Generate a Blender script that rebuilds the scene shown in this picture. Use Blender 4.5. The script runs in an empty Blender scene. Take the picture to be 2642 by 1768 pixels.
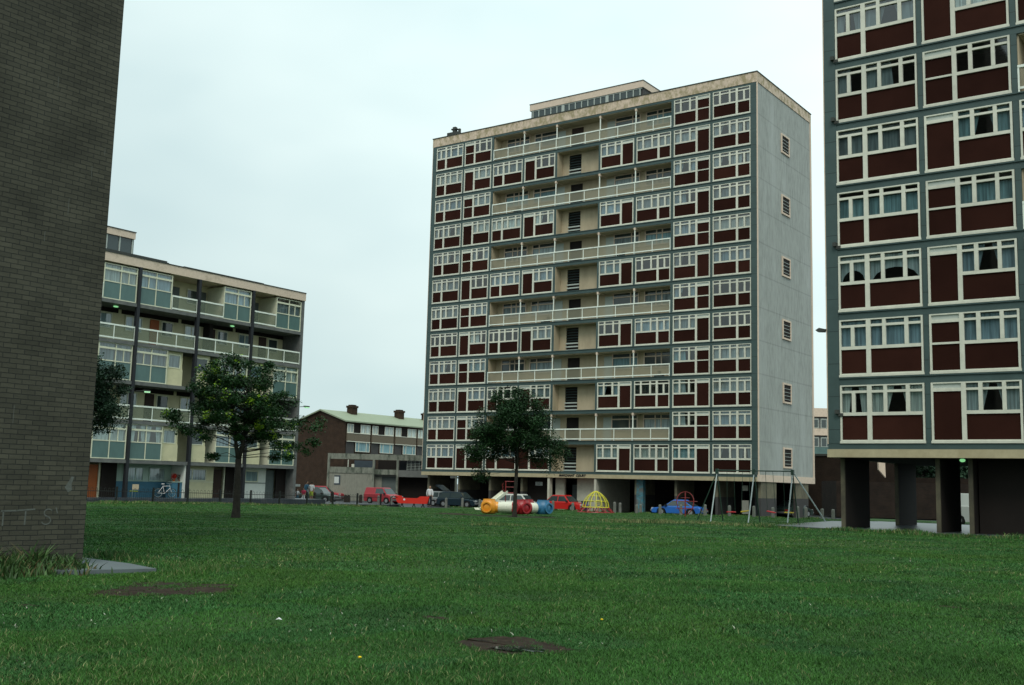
import bpy, bmesh, math, random
import numpy as np
from mathutils import Vector, Matrix
random.seed(11)
SC = bpy.context.scene
COL = SC.collection
# ------------------------------------------------------------------ camera
F = 2804.8245; W_, H_ = 2642.0, 1768.0
FW = Vector((-0.57755779, 0.80596954, 0.12976941))
RT = Vector((0.81449428, 0.57962953, 0.02507347))
UP = Vector((0.05500971, -0.12017782, 0.99122713))
CZ = 1.45
cd = bpy.data.cameras.new("Camera"); cam = bpy.data.objects.new("Camera", cd); COL.objects.link(cam)
cd.sensor_width = 36; cd.lens = 36 * F / W_; cd.clip_start = 0.1; cd.clip_end = 3000
R3 = Matrix((RT, UP, -FW)).transposed()
cam.matrix_world = Matrix.Translation((0, 0, CZ)) @ R3.to_4x4()
SC.camera = cam
# ------------------------------------------------------------------ sky, sun, exposure
SUN_EL, SUN_AZ = math.radians(52), math.radians(150)     # azimuth clockwise from +Y
wd = bpy.data.worlds.new("World"); SC.world = wd; wd.use_nodes = True
nt = wd.node_tree; N = nt.nodes; L = nt.links; N.clear()
out = N.new('ShaderNodeOutputWorld'); bg = N.new('ShaderNodeBackground')
sky = N.new('ShaderNodeTexSky'); sky.sky_type = 'NISHITA'; sky.sun_disc = False
sky.sun_elevation = SUN_EL; sky.sun_rotation = SUN_AZ; sky.air_density = 1.5; sky.dust_density = 3
tc = N.new('ShaderNodeTexCoord')
mp = N.new('ShaderNodeMapping'); mp.inputs['Scale'].default_value = (1, 1, 2.2)
no = N.new('ShaderNodeTexNoise'); no.inputs['Scale'].default_value = 1.6; no.inputs['Detail'].default_value = 4; no.inputs['Roughness'].default_value = .5
cr = N.new('ShaderNodeValToRGB')
cr.color_ramp.elements[0].position = .30; cr.color_ramp.elements[0].color = (7.6, 10.2, 10.6, 1)
cr.color_ramp.elements[1].position = .60; cr.color_ramp.elements[1].color = (11.4, 13.6, 13.4, 1)
sx = N.new('ShaderNodeSeparateXYZ'); mr = N.new('ShaderNodeMapRange')
mr.inputs['From Min'].default_value = .15; mr.inputs['From Max'].default_value = .95
mr.inputs['To Min'].default_value = 1.0; mr.inputs['To Max'].default_value = 1.6
mul = N.new('ShaderNodeVectorMath'); mul.operation = 'SCALE'
mx = N.new('ShaderNodeMix'); mx.data_type = 'RGBA'; mx.inputs[0].default_value = .9
L.new(tc.outputs['Generated'], mp.inputs['Vector']); L.new(mp.outputs[0], no.inputs['Vector'])
L.new(no.outputs['Fac'], cr.inputs[0]); L.new(tc.outputs['Generated'], sx.inputs[0]); L.new(sx.outputs['Z'], mr.inputs['Value'])
L.new(cr.outputs[0], mul.inputs[0]); L.new(mr.outputs[0], mul.inputs['Scale'])
L.new(sky.outputs[0], mx.inputs[6]); dt = N.new('ShaderNodeVectorMath'); dt.operation = 'DOT_PRODUCT'; dt.inputs[1].default_value = (.81, .58, -.25); L.new(tc.outputs['Generated'], dt.inputs[0])
m3 = N.new('ShaderNodeMapRange'); m3.inputs['From Min'].default_value = -.55; m3.inputs['From Max'].default_value = .15; m3.inputs['To Min'].default_value = .78; m3.inputs['To Max'].default_value = 1.0
L.new(dt.outputs['Value'], m3.inputs['Value']); mu2 = N.new('ShaderNodeVectorMath'); mu2.operation = 'SCALE'; L.new(mul.outputs[0], mu2.inputs[0]); L.new(m3.outputs[0], mu2.inputs['Scale'])
L.new(mu2.outputs[0], mx.inputs[7]); L.new(mx.outputs[2], bg.inputs['Color'])
bg.inputs['Strength'].default_value = .08
L.new(bg.outputs[0], out.inputs[0])
sl = bpy.data.lights.new("Sun", 'SUN'); sl.energy = 1.5; sl.angle = math.radians(25); sl.color = (1, .95, .86)
so = bpy.data.objects.new("Sun", sl); COL.objects.link(so)
sd = Vector((math.sin(SUN_AZ) * math.cos(SUN_EL), math.cos(SUN_AZ) * math.cos(SUN_EL), math.sin(SUN_EL)))
so.rotation_euler = sd.to_track_quat('Z', 'Y').to_euler(); so.location = (0, 0, 60)
SC.view_settings.view_transform = 'Standard'; SC.view_settings.look = 'None'
SC.view_settings.exposure = 0; SC.view_settings.gamma = 1
SC.render.engine = 'CYCLES'

# ------------------------------------------------------------------ ground shape and helpers
GD = [40, 46, 62, 75, 84, 92, 200]; GZ = [0, .03, .22, .36, .50, .58, .62]
def G(x, y):
    return -np.interp(-x * .5825 + y * .8128, GD, GZ)
def at(px, py, dep):
    """world point seen at photo pixel (px,py) at distance dep along the view axis"""
    return Vector((0, 0, CZ)) + (FW + RT * ((px - 1321) / F) - UP * ((py - 884) / F)) * dep
def gp(px, dep, dz=0.0):
    p = at(px, 1300, dep); p.z = float(G(p.x, p.y)) + dz; return p
HD = math.radians(35.625)
RH = Vector((math.cos(HD), math.sin(HD), 0)); FH = Vector((-math.sin(HD), math.cos(HD), 0))

class MB:
    def __init__(s): s.v = []; s.f = []; s.m = []
    def poly(s, pts, m=0):
        b = len(s.v); s.v += [tuple(p) for p in pts]; s.f.append(tuple(range(b, b + len(pts)))); s.m.append(m)
    def box(s, x0, x1, y0, y1, z0, z1, m=0):
        b = len(s.v)
        s.v += [(x0, y0, z0), (x1, y0, z0), (x1, y1, z0), (x0, y1, z0), (x0, y0, z1), (x1, y0, z1), (x1, y1, z1), (x0, y1, z1)]
        for q in ((0, 3, 2, 1), (4, 5, 6, 7), (0, 1, 5, 4), (1, 2, 6, 5), (2, 3, 7, 6), (3, 0, 4, 7)):
            s.f.append(tuple(b + i for i in q)); s.m.append(m)
    def tube(s, pts, r, n=6, m=0, cap=True, closed=False):
        pts = [Vector(p) for p in pts]; rr = r if isinstance(r, (list, tuple)) else [r] * len(pts)
        b = len(s.v); K = len(pts); ref = None
        for i, p in enumerate(pts):
            if closed: t = pts[(i + 1) % K] - pts[i - 1]
            else: t = pts[min(i + 1, K - 1)] - pts[max(i - 1, 0)]
            if t.length < 1e-9: t = Vector((0, 0, 1))
            t.normalize()
            if ref is None: ref = Vector((0, 0, 1)) if abs(t.z) < .9 else Vector((1, 0, 0))
            a = t.cross(ref); 
            if a.length < 1e-4: a = t.cross(Vector((1, .3, .2)))
            a.normalize(); c = t.cross(a); ref = -c if closed or True else ref
            ref = a.cross(t)
            for k in range(n):
                an = 2 * math.pi * k / n
                s.v.append(tuple(p + (a * math.cos(an) + c * math.sin(an)) * rr[i]))
        for i in range(K - 1 + (1 if closed else 0)):
            j = (i + 1) % K
            for k in range(n):
                k2 = (k + 1) % n
                s.f.append((b + i * n + k, b + i * n + k2, b + j * n + k2, b + j * n + k)); s.m.append(m)
        if cap and not closed:
            s.f.append(tuple(b + k for k in range(n))[::-1]); s.m.append(m)
            s.f.append(tuple(b + (K - 1) * n + k for k in range(n))); s.m.append(m)
    def prism(s, prof, y0, y1, m=0, ax='y', cap=True):
        """profile list of (a,b) extruded along the axis"""
        n = len(prof); b = len(s.v)
        for yy in (y0, y1):
            for a, c in prof:
                s.v.append({'y': (a, yy, c), 'x': (yy, a, c), 'z': (a, c, yy)}[ax])
        if cap:
            s.f.append(tuple(b + i for i in range(n))); s.m.append(m)
            s.f.append(tuple(b + n + i for i in range(n))[::-1]); s.m.append(m)
        for i in range(n):
            j = (i + 1) % n
            s.f.append((b + i, b + n + i, b + n + j, b + j)); s.m.append(m)
    def ell(s, c, r, nu=10, nv=7, m=0):
        b = len(s.v); c = Vector(c)
        for i in range(nv + 1):
            th = math.pi * i / nv
            for k in range(nu):
                ph = 2 * math.pi * k / nu
                s.v.append((c.x + r[0] * math.sin(th) * math.cos(ph), c.y + r[1] * math.sin(th) * math.sin(ph), c.z + r[2] * math.cos(th)))
        for i in range(nv):
            for k in range(nu):
                k2 = (k + 1) % nu
                s.f.append((b + i * nu + k, b + (i + 1) * nu + k, b + (i + 1) * nu + k2, b + i * nu + k2)); s.m.append(m)
    def mesh(s, name, mats, smooth=False):
        me = bpy.data.meshes.new(name); me.from_pydata(s.v, [], s.f)
        mats = mats if isinstance(mats, (list, tuple)) else [mats]
        for m in mats: me.materials.append(m)
        if len(mats) > 1: me.polygons.foreach_set('material_index', s.m)
        if smooth: me.polygons.foreach_set('use_smooth', [True] * len(me.polygons))
        me.update(); return me
    def build(s, name, mats, parent=None, smooth=False, bevel=0, loc=None):
        o = bpy.data.objects.new(name, s.mesh(name, mats, smooth)); COL.objects.link(o)
        if parent: o.parent = parent
        if loc is not None: o.location = loc
        if bevel:
            b = o.modifiers.new('bevel', 'BEVEL'); b.width = bevel; b.segments = 2; b.limit_method = 'ANGLE'
        return o
def put(name, me, parent=None, loc=(0, 0, 0), rz=0):
    o = bpy.data.objects.new(name, me); COL.objects.link(o); o.location = loc; o.rotation_euler = (0, 0, rz)
    if parent: o.parent = parent
    return o
def thing(name, label, cat, loc=(0, 0, 0), rz=0, group=None):
    o = bpy.data.objects.new(name, None); COL.objects.link(o); o.location = loc; o.rotation_euler = (0, 0, rz)
    return tag(o, label, cat, group)
def tag(o, label, cat, group=None):
    o['label'] = label; o['category'] = cat
    if group: o['group'] = group
    return o
def struct(o): o['kind'] = 'structure'; return o
def dup(root, loc, rz=None, label=None, scale=None):
    def cp(o, par):
        c = o.copy(); COL.objects.link(c)
        if par: c.parent = par
        for ch in o.children: cp(ch, c)
        return c
    r = cp(root, None); r.location = loc
    if rz is not None: r.rotation_euler = (0, 0, rz)
    if label: r['label'] = label
    if scale: r.scale = scale
    return r

# ------------------------------------------------------------------ materials
def mat(name, col, rough=.8, var=.12, scale=3.0, bump=0.0, bscale=30, spec=.3, metal=0, stain=None, stretch=(1, 1, 1), sthr=(.5, .7), rnd=0.0, sscale=None):
    m = bpy.data.materials.new(name); m.use_nodes = True
    t = m.node_tree; n = t.nodes; l = t.links; b = n['Principled BSDF']
    b.inputs['Roughness'].default_value = rough; b.inputs['Specular IOR Level'].default_value = spec; b.inputs['Metallic'].default_value = metal
    g = n.new('ShaderNodeNewGeometry'); mpp = n.new('ShaderNodeMapping'); mpp.inputs['Scale'].default_value = stretch
    l.new(g.outputs['Position'], mpp.inputs[0])
    nn = n.new('ShaderNodeTexNoise'); nn.inputs['Scale'].default_value = scale; nn.inputs['Detail'].default_value = 6; nn.inputs['Roughness'].default_value = .6
    l.new(mpp.outputs[0], nn.inputs['Vector'])
    r = n.new('ShaderNodeValToRGB'); c = col
    r.color_ramp.elements[0].position = .3; r.color_ramp.elements[0].color = (c[0] * (1 - var), c[1] * (1 - var), c[2] * (1 - var), 1)
    r.color_ramp.elements[1].position = .7; r.color_ramp.elements[1].color = (c[0] * (1 + var), c[1] * (1 + var), c[2] * (1 + var), 1)
    l.new(nn.outputs['Fac'], r.inputs[0]); src = r.outputs[0]
    if stain:
        n2 = n.new('ShaderNodeTexNoise'); n2.inputs['Scale'].default_value = sscale or scale * .5; n2.inputs['Detail'].default_value = 8; n2.inputs['Roughness'].default_value = .7
        m2 = n.new('ShaderNodeMapping'); m2.inputs['Scale'].default_value = stretch; m2.inputs['Location'].default_value = (7, 3, 1)
        l.new(g.outputs['Position'], m2.inputs[0]); l.new(m2.outputs[0], n2.inputs['Vector'])
        mm = n.new('ShaderNodeMapRange'); mm.inputs['From Min'].default_value = sthr[0]; mm.inputs['From Max'].default_value = sthr[1]
        l.new(n2.outputs['Fac'], mm.inputs['Value'])
        mi = n.new('ShaderNodeMix'); mi.data_type = 'RGBA'; l.new(mm.outputs[0], mi.inputs[0]); l.new(src, mi.inputs[6]); mi.inputs[7].default_value = (*stain, 1)
        src = mi.outputs[2]
    if rnd:
        oi = n.new('ShaderNodeNewGeometry'); h = n.new('ShaderNodeHueSaturation'); ma = n.new('ShaderNodeMapRange')
        ma.inputs['To Min'].default_value = 1 - rnd; ma.inputs['To Max'].default_value = 1 + rnd
        l.new(oi.outputs['Random Per Island'], ma.inputs['Value']); l.new(ma.outputs[0], h.inputs['Value']); l.new(src, h.inputs['Color']); src = h.outputs[0]
    l.new(src, b.inputs['Base Color'])
    if bump:
        bn = n.new('ShaderNodeTexNoise'); bn.inputs['Scale'].default_value = bscale; bn.inputs['Detail'].default_value = 4
        l.new(g.outputs['Position'], bn.inputs['Vector']); bb = n.new('ShaderNodeBump'); bb.inputs['Strength'].default_value = bump; bb.inputs['Distance'].default_value = .02
        l.new(bn.outputs['Fac'], bb.inputs['Height']); l.new(bb.outputs[0], b.inputs['Normal'])
    return m
def brickmat(name, c1, c2, mort, axis='YZ', w=.225, h=.075, ms=.006, bump=.5, var=.25):
    m = bpy.data.materials.new(name); m.use_nodes = True
    t = m.node_tree; n = t.nodes; l = t.links; b = n['Principled BSDF']; b.inputs['Roughness'].default_value = .85; b.inputs['Specular IOR Level'].default_value = .2
    g = n.new('ShaderNodeNewGeometry'); s = n.new('ShaderNodeSeparateXYZ'); c = n.new('ShaderNodeCombineXYZ')
    l.new(g.outputs['Position'], s.inputs[0]); l.new(s.outputs[axis[0]], c.inputs[0]); l.new(s.outputs[axis[1]], c.inputs[1])
    br = n.new('ShaderNodeTexBrick'); br.inputs['Scale'].default_value = 1; br.inputs['Brick Width'].default_value = w; br.inputs['Row Height'].default_value = h
    br.inputs['Mortar Size'].default_value = ms; br.inputs['Mortar Smooth'].default_value = .3; br.inputs['Bias'].default_value = 0; br.offset = .5
    br.inputs['Color1'].default_value = (*c1, 1); br.inputs['Color2'].default_value = (*c2, 1); br.inputs['Mortar'].default_value = (*mort, 1)
    # slight wobble of the courses
    wn = n.new('ShaderNodeTexNoise'); wn.inputs['Scale'].default_value = 2.5; wa = n.new('ShaderNodeVectorMath'); wa.operation = 'MULTIPLY_ADD'
    wa.inputs[1].default_value = (.02, .02, 0); l.new(g.outputs['Position'], wn.inputs['Vector']); l.new(wn.outputs['Color'], wa.inputs[0]); l.new(c.outputs[0], wa.inputs[2])
    l.new(wa.outputs[0], br.inputs['Vector'])
    nn = n.new('ShaderNodeTexNoise'); nn.inputs['Scale'].default_value = 1.3; nn.inputs['Detail'].default_value = 7; l.new(g.outputs['Position'], nn.inputs['Vector'])
    mr_ = n.new('ShaderNodeMapRange'); mr_.inputs['From Min'].default_value = .3; mr_.inputs['From Max'].default_value = .7
    mr_.inputs['To Min'].default_value = 1 - var; mr_.inputs['To Max'].default_value = 1 + var; l.new(nn.outputs['Fac'], mr_.inputs['Value'])
    hs = n.new('ShaderNodeHueSaturation'); l.new(br.outputs['Color'], hs.inputs['Color']); l.new(mr_.outputs[0], hs.inputs['Value']); l.new(hs.outputs[0], b.inputs['Base Color'])
    inv = n.new('ShaderNodeMath'); inv.operation = 'SUBTRACT'; inv.inputs[0].default_value = 1; l.new(br.outputs['Fac'], inv.inputs[1])
    fn = n.new('ShaderNodeTexNoise'); fn.inputs['Scale'].default_value = 25; fn.inputs['Detail'].default_value = 5; l.new(g.outputs['Position'], fn.inputs['Vector'])
    ad = n.new('ShaderNodeMath'); ad.operation = 'MULTIPLY_ADD'; ad.inputs[1].default_value = .5; l.new(fn.outputs['Fac'], ad.inputs[0]); l.new(inv.outputs[0], ad.inputs[2])
    bp = n.new('ShaderNodeBump'); bp.inputs['Strength'].default_value = bump; bp.inputs['Distance'].default_value = .012; l.new(ad.outputs[0], bp.inputs['Height']); l.new(bp.outputs[0], b.inputs['Normal'])
    return m
def glassmat(name, tint=(.8, .86, .86), refl=.12, rough=.03):
    m = bpy.data.materials.new(name); m.use_nodes = True; t = m.node_tree; n = t.nodes; l = t.links; n.clear()
    o = n.new('ShaderNodeOutputMaterial'); a = n.new('ShaderNodeBsdfTransparent'); a.inputs[0].default_value = (*tint, 1)
    gl = n.new('ShaderNodeBsdfGlossy'); gl.inputs['Roughness'].default_value = rough; mi = n.new('ShaderNodeMixShader')
    lw = n.new('ShaderNodeLayerWeight'); lw.inputs['Blend'].default_value = .25; ma = n.new('ShaderNodeMath'); ma.operation = 'MULTIPLY_ADD'; ma.inputs[1].default_value = .5; ma.inputs[2].default_value = refl
    l.new(lw.outputs['Fresnel'], ma.inputs[0]); l.new(ma.outputs[0], mi.inputs[0]); l.new(a.outputs[0], mi.inputs[1]); l.new(gl.outputs[0], mi.inputs[2]); l.new(mi.outputs[0], o.inputs[0])
    return m
def wiredglass(name, col, tr=.3):
    m = bpy.data.materials.new(name); m.use_nodes = True; t = m.node_tree; n = t.nodes; l = t.links; b = n['Principled BSDF']
    b.inputs['Base Color'].default_value = (*col, 1); b.inputs['Roughness'].default_value = .35
    a = n.new('ShaderNodeBsdfTransparent'); mi = n.new('ShaderNodeMixShader'); mi.inputs[0].default_value = tr; o = n['Material Output']
    l.new(b.outputs[0], mi.inputs[1]); l.new(a.outputs[0], mi.inputs[2]); l.new(mi.outputs[0], o.inputs[0]); return m
def curtainmat(name, col, fold_shade=14):  # light and dark stripes paint the fold shading on flat curtains
    m = bpy.data.materials.new(name); m.use_nodes = True; t = m.node_tree; n = t.nodes; l = t.links; b = n['Principled BSDF']; b.inputs['Roughness'].default_value = .9
    g = n.new('ShaderNodeNewGeometry'); mp_ = n.new('ShaderNodeMapping'); mp_.inputs['Scale'].default_value = (fold_shade, fold_shade, .6); l.new(g.outputs['Position'], mp_.inputs[0])
    nn = n.new('ShaderNodeTexNoise'); nn.inputs['Scale'].default_value = 1; nn.inputs['Detail'].default_value = 3; l.new(mp_.outputs[0], nn.inputs['Vector'])
    r = n.new('ShaderNodeValToRGB'); r.color_ramp.elements[0].position = .35; r.color_ramp.elements[1].position = .65
    r.color_ramp.elements[0].color = (col[0] * .6, col[1] * .6, col[2] * .6, 1); r.color_ramp.elements[1].color = (col[0] * 1.3, col[1] * 1.3, col[2] * 1.3, 1)
    l.new(nn.outputs['Fac'], r.inputs[0]); l.new(r.outputs[0], b.inputs['Base Color']); return m
def panelmat(name, col, jy=1.0):
    """smooth cladding with faint joints every jy metres up"""
    m = mat(name, col, .55, .14, 1.2, spec=.4); t = m.node_tree; n = t.nodes; l = t.links; b = n['Principled BSDF']
    src = b.inputs['Base Color'].links[0].from_socket; g = n.new('ShaderNodeNewGeometry'); s = n.new('ShaderNodeSeparateXYZ'); l.new(g.outputs['Position'], s.inputs[0])
    w = n.new('ShaderNodeMath'); w.operation = 'PINGPONG'; w.inputs[1].default_value = jy / 2; l.new(s.outputs['Z'], w.inputs[0])
    k = n.new('ShaderNodeMath'); k.operation = 'LESS_THAN'; k.inputs[1].default_value = .012; l.new(w.outputs[0], k.inputs[0])
    mi = n.new('ShaderNodeMix'); mi.data_type = 'RGBA'; l.new(k.outputs[0], mi.inputs[0]); l.new(src, mi.inputs[6]); mi.inputs[7].default_value = (col[0] * .35, col[1] * .35, col[2] * .35, 1)
    l.new(mi.outputs[2], b.inputs['Base Color']); return m
def emit(name, col, s):
    m = bpy.data.materials.new(name); m.use_nodes = True; b = m.node_tree.nodes['Principled BSDF']
    b.inputs['Base Color'].default_value = (.6, .7, .6, 1); b.inputs['Emission Color'].default_value = (*col, 1); b.inputs['Emission Strength'].default_value = s; return m
M = {}
M['teal'] = panelmat('teal_cladding', (.050, .083, .080), 1.325)
M['white'] = mat('white_window_paint', (.63, .625, .53), .5, .08, 4, stain=(.5, .47, .38), sthr=(.58, .8))
M['maroon'] = mat('maroon_panel', (.030, .0105, .0074), .8, .22, .45, spec=.05)
M['pale'] = mat('pale_green_panel', (.42, .46, .42), .5, .05, 3)
M['beige_dirty'] = mat('weathered_beige_render', (.62, .49, .38), .85, .14, 5, bump=.3, stain=(.34, .28, .17), sthr=(.44, .60), sscale=2.4, stretch=(1, 1, .7))
M['beige'] = mat('beige_render', (.66, .53, .42), .85, .08, 5, bump=.2, stain=(.42, .34, .25), sthr=(.55, .75), sscale=.8)
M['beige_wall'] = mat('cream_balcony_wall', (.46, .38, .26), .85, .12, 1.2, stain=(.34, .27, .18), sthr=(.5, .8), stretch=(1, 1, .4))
M['pebble'] = mat('grey_pebbledash', (.33, .345, .32), .95, .20, 7, bump=.9, bscale=16, stain=(.43, .45, .43), sthr=(.50, .74), sscale=.5, stretch=(1, 1, .16))
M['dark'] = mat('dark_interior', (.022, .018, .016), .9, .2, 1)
M['soffit_shade'] = mat('shade_dark_soffit', (.020, .016, .013), .9, .2, .8)
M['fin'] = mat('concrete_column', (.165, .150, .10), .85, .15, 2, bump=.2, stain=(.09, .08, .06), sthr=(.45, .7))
M['fin_shaded'] = mat('shaded_column_edge', (.095, .085, .055), .85, .25, 1.5, stain=(.05, .045, .035), sthr=(.45, .65))  # darker copy of the column concrete, undercroft shade put into its colour
M['band'] = mat('drab_beige_band', (.42, .36, .23), .85, .10, 4, bump=.2, stain=(.33, .27, .16), sthr=(.5, .75), sscale=.7)
M['fin_paint'] = mat('dark_grey_paint', (.055, .052, .050), .7, .12, 2)
M['rail'] = mat('white_balcony_rail', (.78, .82, .74), .5, .08, 5, stain=(.40, .40, .33), sthr=(.6, .8))
M['glass'] = glassmat('window_glass')
M['glass_dark'] = glassmat('dark_glass', (.5, .55, .55), .16)
M['balc_glass'] = wiredglass('obscure_balcony_glass', (.26, .245, .17), .42)
M['teal_panel'] = mat('teal_glazed_panel', (.085, .155, .145), .3, .15, 1.5, spec=.5, stretch=(1, 1, .5))
M['green_glass'] = wiredglass('green_obscure_glass', (.15, .18, .12), .4)
M['cream'] = mat('cream_paint', (.60, .56, .36), .7, .08, 2, stain=(.40, .36, .22), sthr=(.6, .8))
M['cream_frame'] = mat('cream_frame_paint', (.66, .66, .50), .5, .07, 5)
M['blackfin'] = mat('black_painted_fin', (.020, .022, .026), .5, .1, 2)
M['slab'] = mat('grey_slab_edge', (.13, .135, .13), .85, .2, 3, bump=.2, stain=(.22, .22, .2), sthr=(.55, .75))
M['roofedge'] = mat('dark_roof_edge', (.05, .055, .05), .8, .2, 2)
M['conc'] = mat('weathered_concrete', (.22, .23, .19), .9, .18, 3, bump=.4, stain=(.07, .085, .065), sthr=(.46, .62), sscale=1.6, stretch=(1, 1, .35))
M['conc_l'] = mat('grey_rendered_wall', (.24, .24, .20), .9, .14, 9, bump=.4, stain=(.10, .11, .085), sthr=(.58, .75), sscale=.9, stretch=(1, 1, .3))
M['conc_d'] = mat('smooth_grey_beam', (.15, .155, .145), .85, .1, 2)
M['roofgreen'] = mat('pale_green_sheet_roof', (.25, .29, .20), .7, .06, 1.0)
M['hbrick'] = brickmat('brown_house_brick', (.050, .027, .016), (.036, .021, .014), (.035, .03, .022), 'XZ')
M['dbrick'] = brickmat('near_black_brick', (.026, .016, .011), (.018, .012, .009), (.018, .015, .012), 'XZ')  # brick darkened all over, close to black
M['hbrick2'] = brickmat('brown_house_brick_front', (.050, .027, .016), (.036, .021, .014), (.035, .03, .022), 'YZ')
M['spandrel'] = mat('brown_shingle_panel', (.15, .125, .09), .9, .15, 6, bump=.3)
M['twall'] = brickmat('dark_brown_tower_brick', (.074, .070, .052), (.052, .050, .038), (.028, .029, .026), 'YZ', ms=.006, bump=1.0, var=.20)
M['asphalt'] = mat('wet_asphalt', (.030, .033, .036), .55, .2, .5, bump=.2, bscale=60)  # colour also lowered to stand for shade under the towers
M['paving'] = mat('wet_paving', (.045, .056, .066), .30, .2, 1.5, bump=.2, stain=(.08, .085, .09), sthr=(.5, .65))  # wet look, with undercroft shade darkening the base colour too
M['earth'] = mat('bare_earth', (.036, .026, .018), .95, .45, 7, spec=.1, bump=.8, bscale=18, stain=(.035, .028, .022), sthr=(.5, .7))
M['puddle'] = mat('puddle_water', (.012, .014, .012), .04, .1, 2, spec=.6)
M['fence'] = mat('dark_green_black_railing', (.018, .022, .020), .5, .2, 3)
M['bollard'] = mat('concrete_bollard', (.16, .165, .145), .9, .15, 6, stain=(.12, .12, .10), sthr=(.5, .7))
M['timber'] = mat('dark_timber_post', (.035, .028, .022), .9, .2, 6)
M['bark'] = mat('dark_bark', (.030, .026, .020), .9, .3, 10, bump=.8, bscale=25)
M['leafA'] = mat('maple_leaf', (.024, .066, .018), .6, .35, .9, rnd=.45, spec=.2)
M['leafY'] = mat('young_yellow_leaf', (.28, .44, .03), .6, .2, 2, rnd=.3, spec=.2)
M['leafB'] = mat('dark_ash_leaf', (.014, .044, .012), .6, .3, .8, rnd=.4, spec=.2)
M['leafC'] = mat('shade_tree_leaf', (.016, .042, .020), .6, .3, .8, rnd=.4, spec=.2)
M['tyre'] = mat('tyre_rubber', (.012, .012, .012), .8, .1, 5)
M['hub'] = mat('wheel_hub', (.35, .36, .36), .35, .1, 5, metal=.6)
M['carglass'] = mat('car_window', (.035, .05, .05), .06, .05, 2, spec=.7)
M['chrome'] = mat('bumper_trim', (.20, .20, .20), .4, .1, 5)
M['lamp_lens'] = mat('headlight_lens', (.55, .58, .58), .15, .05, 5, spec=.7)
M['tail'] = mat('tail_light', (.35, .03, .02), .3, .05, 5)
def paint(name, c, r=.3): return mat(name, c, r, .05, 2, spec=.5)
M['red'] = paint('red_car_paint', (.50, .018, .014)); M['vanred'] = paint('faded_red_van_paint', (.33, .018, .028), .5)
M['blue'] = paint('blue_car_paint', (.02, .13, .48)); M['navy'] = paint('dark_navy_car_paint', (.012, .025, .035), .25)
M['wcar'] = paint('white_car_paint', (.60, .60, .55)); M['silver'] = paint('silver_car_paint', (.22, .24, .24)); M['brown_car'] = paint('dark_green_car_paint', (.02, .035, .03))
M['pl_red'] = paint('playground_red', (.30, .012, .018), .35); M['pl_red2'] = paint('bright_red_panel', (.62, .02, .008), .45)
M['pl_or'] = paint('playground_orange', (.75, .30, .025), .35); M['pl_wh'] = mat('scuffed_white_tunnel', (.68, .68, .56), .5, .08, 9, stain=(.30, .30, .22), sthr=(.56, .7), sscale=7)
M['pl_bl'] = paint('playground_blue', (.03, .15, .28), .4); M['pl_ye'] = paint('playground_yellow', (.62, .56, .04), .4)
M['darkred'] = paint('dark_red_tube', (.22, .012, .012), .45)
M['galv'] = mat('galvanised_steel', (.34, .40, .40), .45, .1, 5, metal=.3); M['gpaint'] = paint('dark_green_paint', (.015, .045, .030), .5)
M['swye'] = paint('yellow_swing_seat', (.60, .42, .02), .5); M['swre'] = paint('red_swing_seat', (.55, .02, .03), .5)
M['skin'] = mat('skin', (.35, .20, .13), .6, .05, 5); M['hair'] = mat('dark_hair', (.02, .014, .01), .8, .1, 5)
M['cl_white'] = mat('white_cloth', (.68, .68, .68), .9, .05, 8); M['cl_dark'] = mat('dark_cloth', (.015, .017, .022), .9, .1, 8)
M['cl_pink'] = mat('pink_cloth', (.60, .06, .12), .9, .1, 8); M['cl_lime'] = mat('yellow_green_cloth', (.40, .50, .06), .9, .2, 9); M['cl_blue'] = mat('blue_cloth', (.06, .16, .24), .9, .15, 8)
M['orange_door'] = mat('orange_wood_door', (.30, .075, .015), .5, .1, 3); M['bluepaint'] = mat('blue_painted_wall', (.05, .15, .22), .6, .08, 3)
M['ltblue'] = mat('pale_blue_green_paint', (.36, .47, .40), .6, .06, 3); M['whitepaint'] = mat('white_painted_wall', (.70, .72, .66), .7, .05, 4)
M['brown_and_shade'] = mat('dark_boards_and_shade', (.011, .0075, .006), .85, .15, 1.5); M['brown_door'] = mat('dark_brown_door', (.035, .018, .012), .6, .1, 3)  # first one: dark boarding, also deepened to carry undercroft shade
M['grey_door'] = mat('grey_green_door', (.10, .12, .115), .5, .1, 3)
M['sign'] = mat('white_sign_plate', (.55, .58, .56), .5, .06, 8); M['letters'] = mat('black_letters', (.012, .012, .012), .5, .1, 3)
M['chalk'] = mat('pale_chalk', (.105, .112, .100), .9, .25, 30)
M['graf_blue'] = mat('blue_graffiti_paint', (.05, .20, .26), .6, .4, 3, stain=(.13, .13, .12), sthr=(.42, .6), sscale=2.0)
M['curtains'] = [curtainmat('net_curtain', (.36, .43, .44)), curtainmat('blue_net_curtain', (.27, .38, .44), 10), curtainmat('white_net_curtain', (.52, .58, .55), 18), curtainmat('grey_curtain', (.20, .25, .26), 8), curtainmat('teal_curtain', (.20, .33, .36), 12)]
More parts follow.
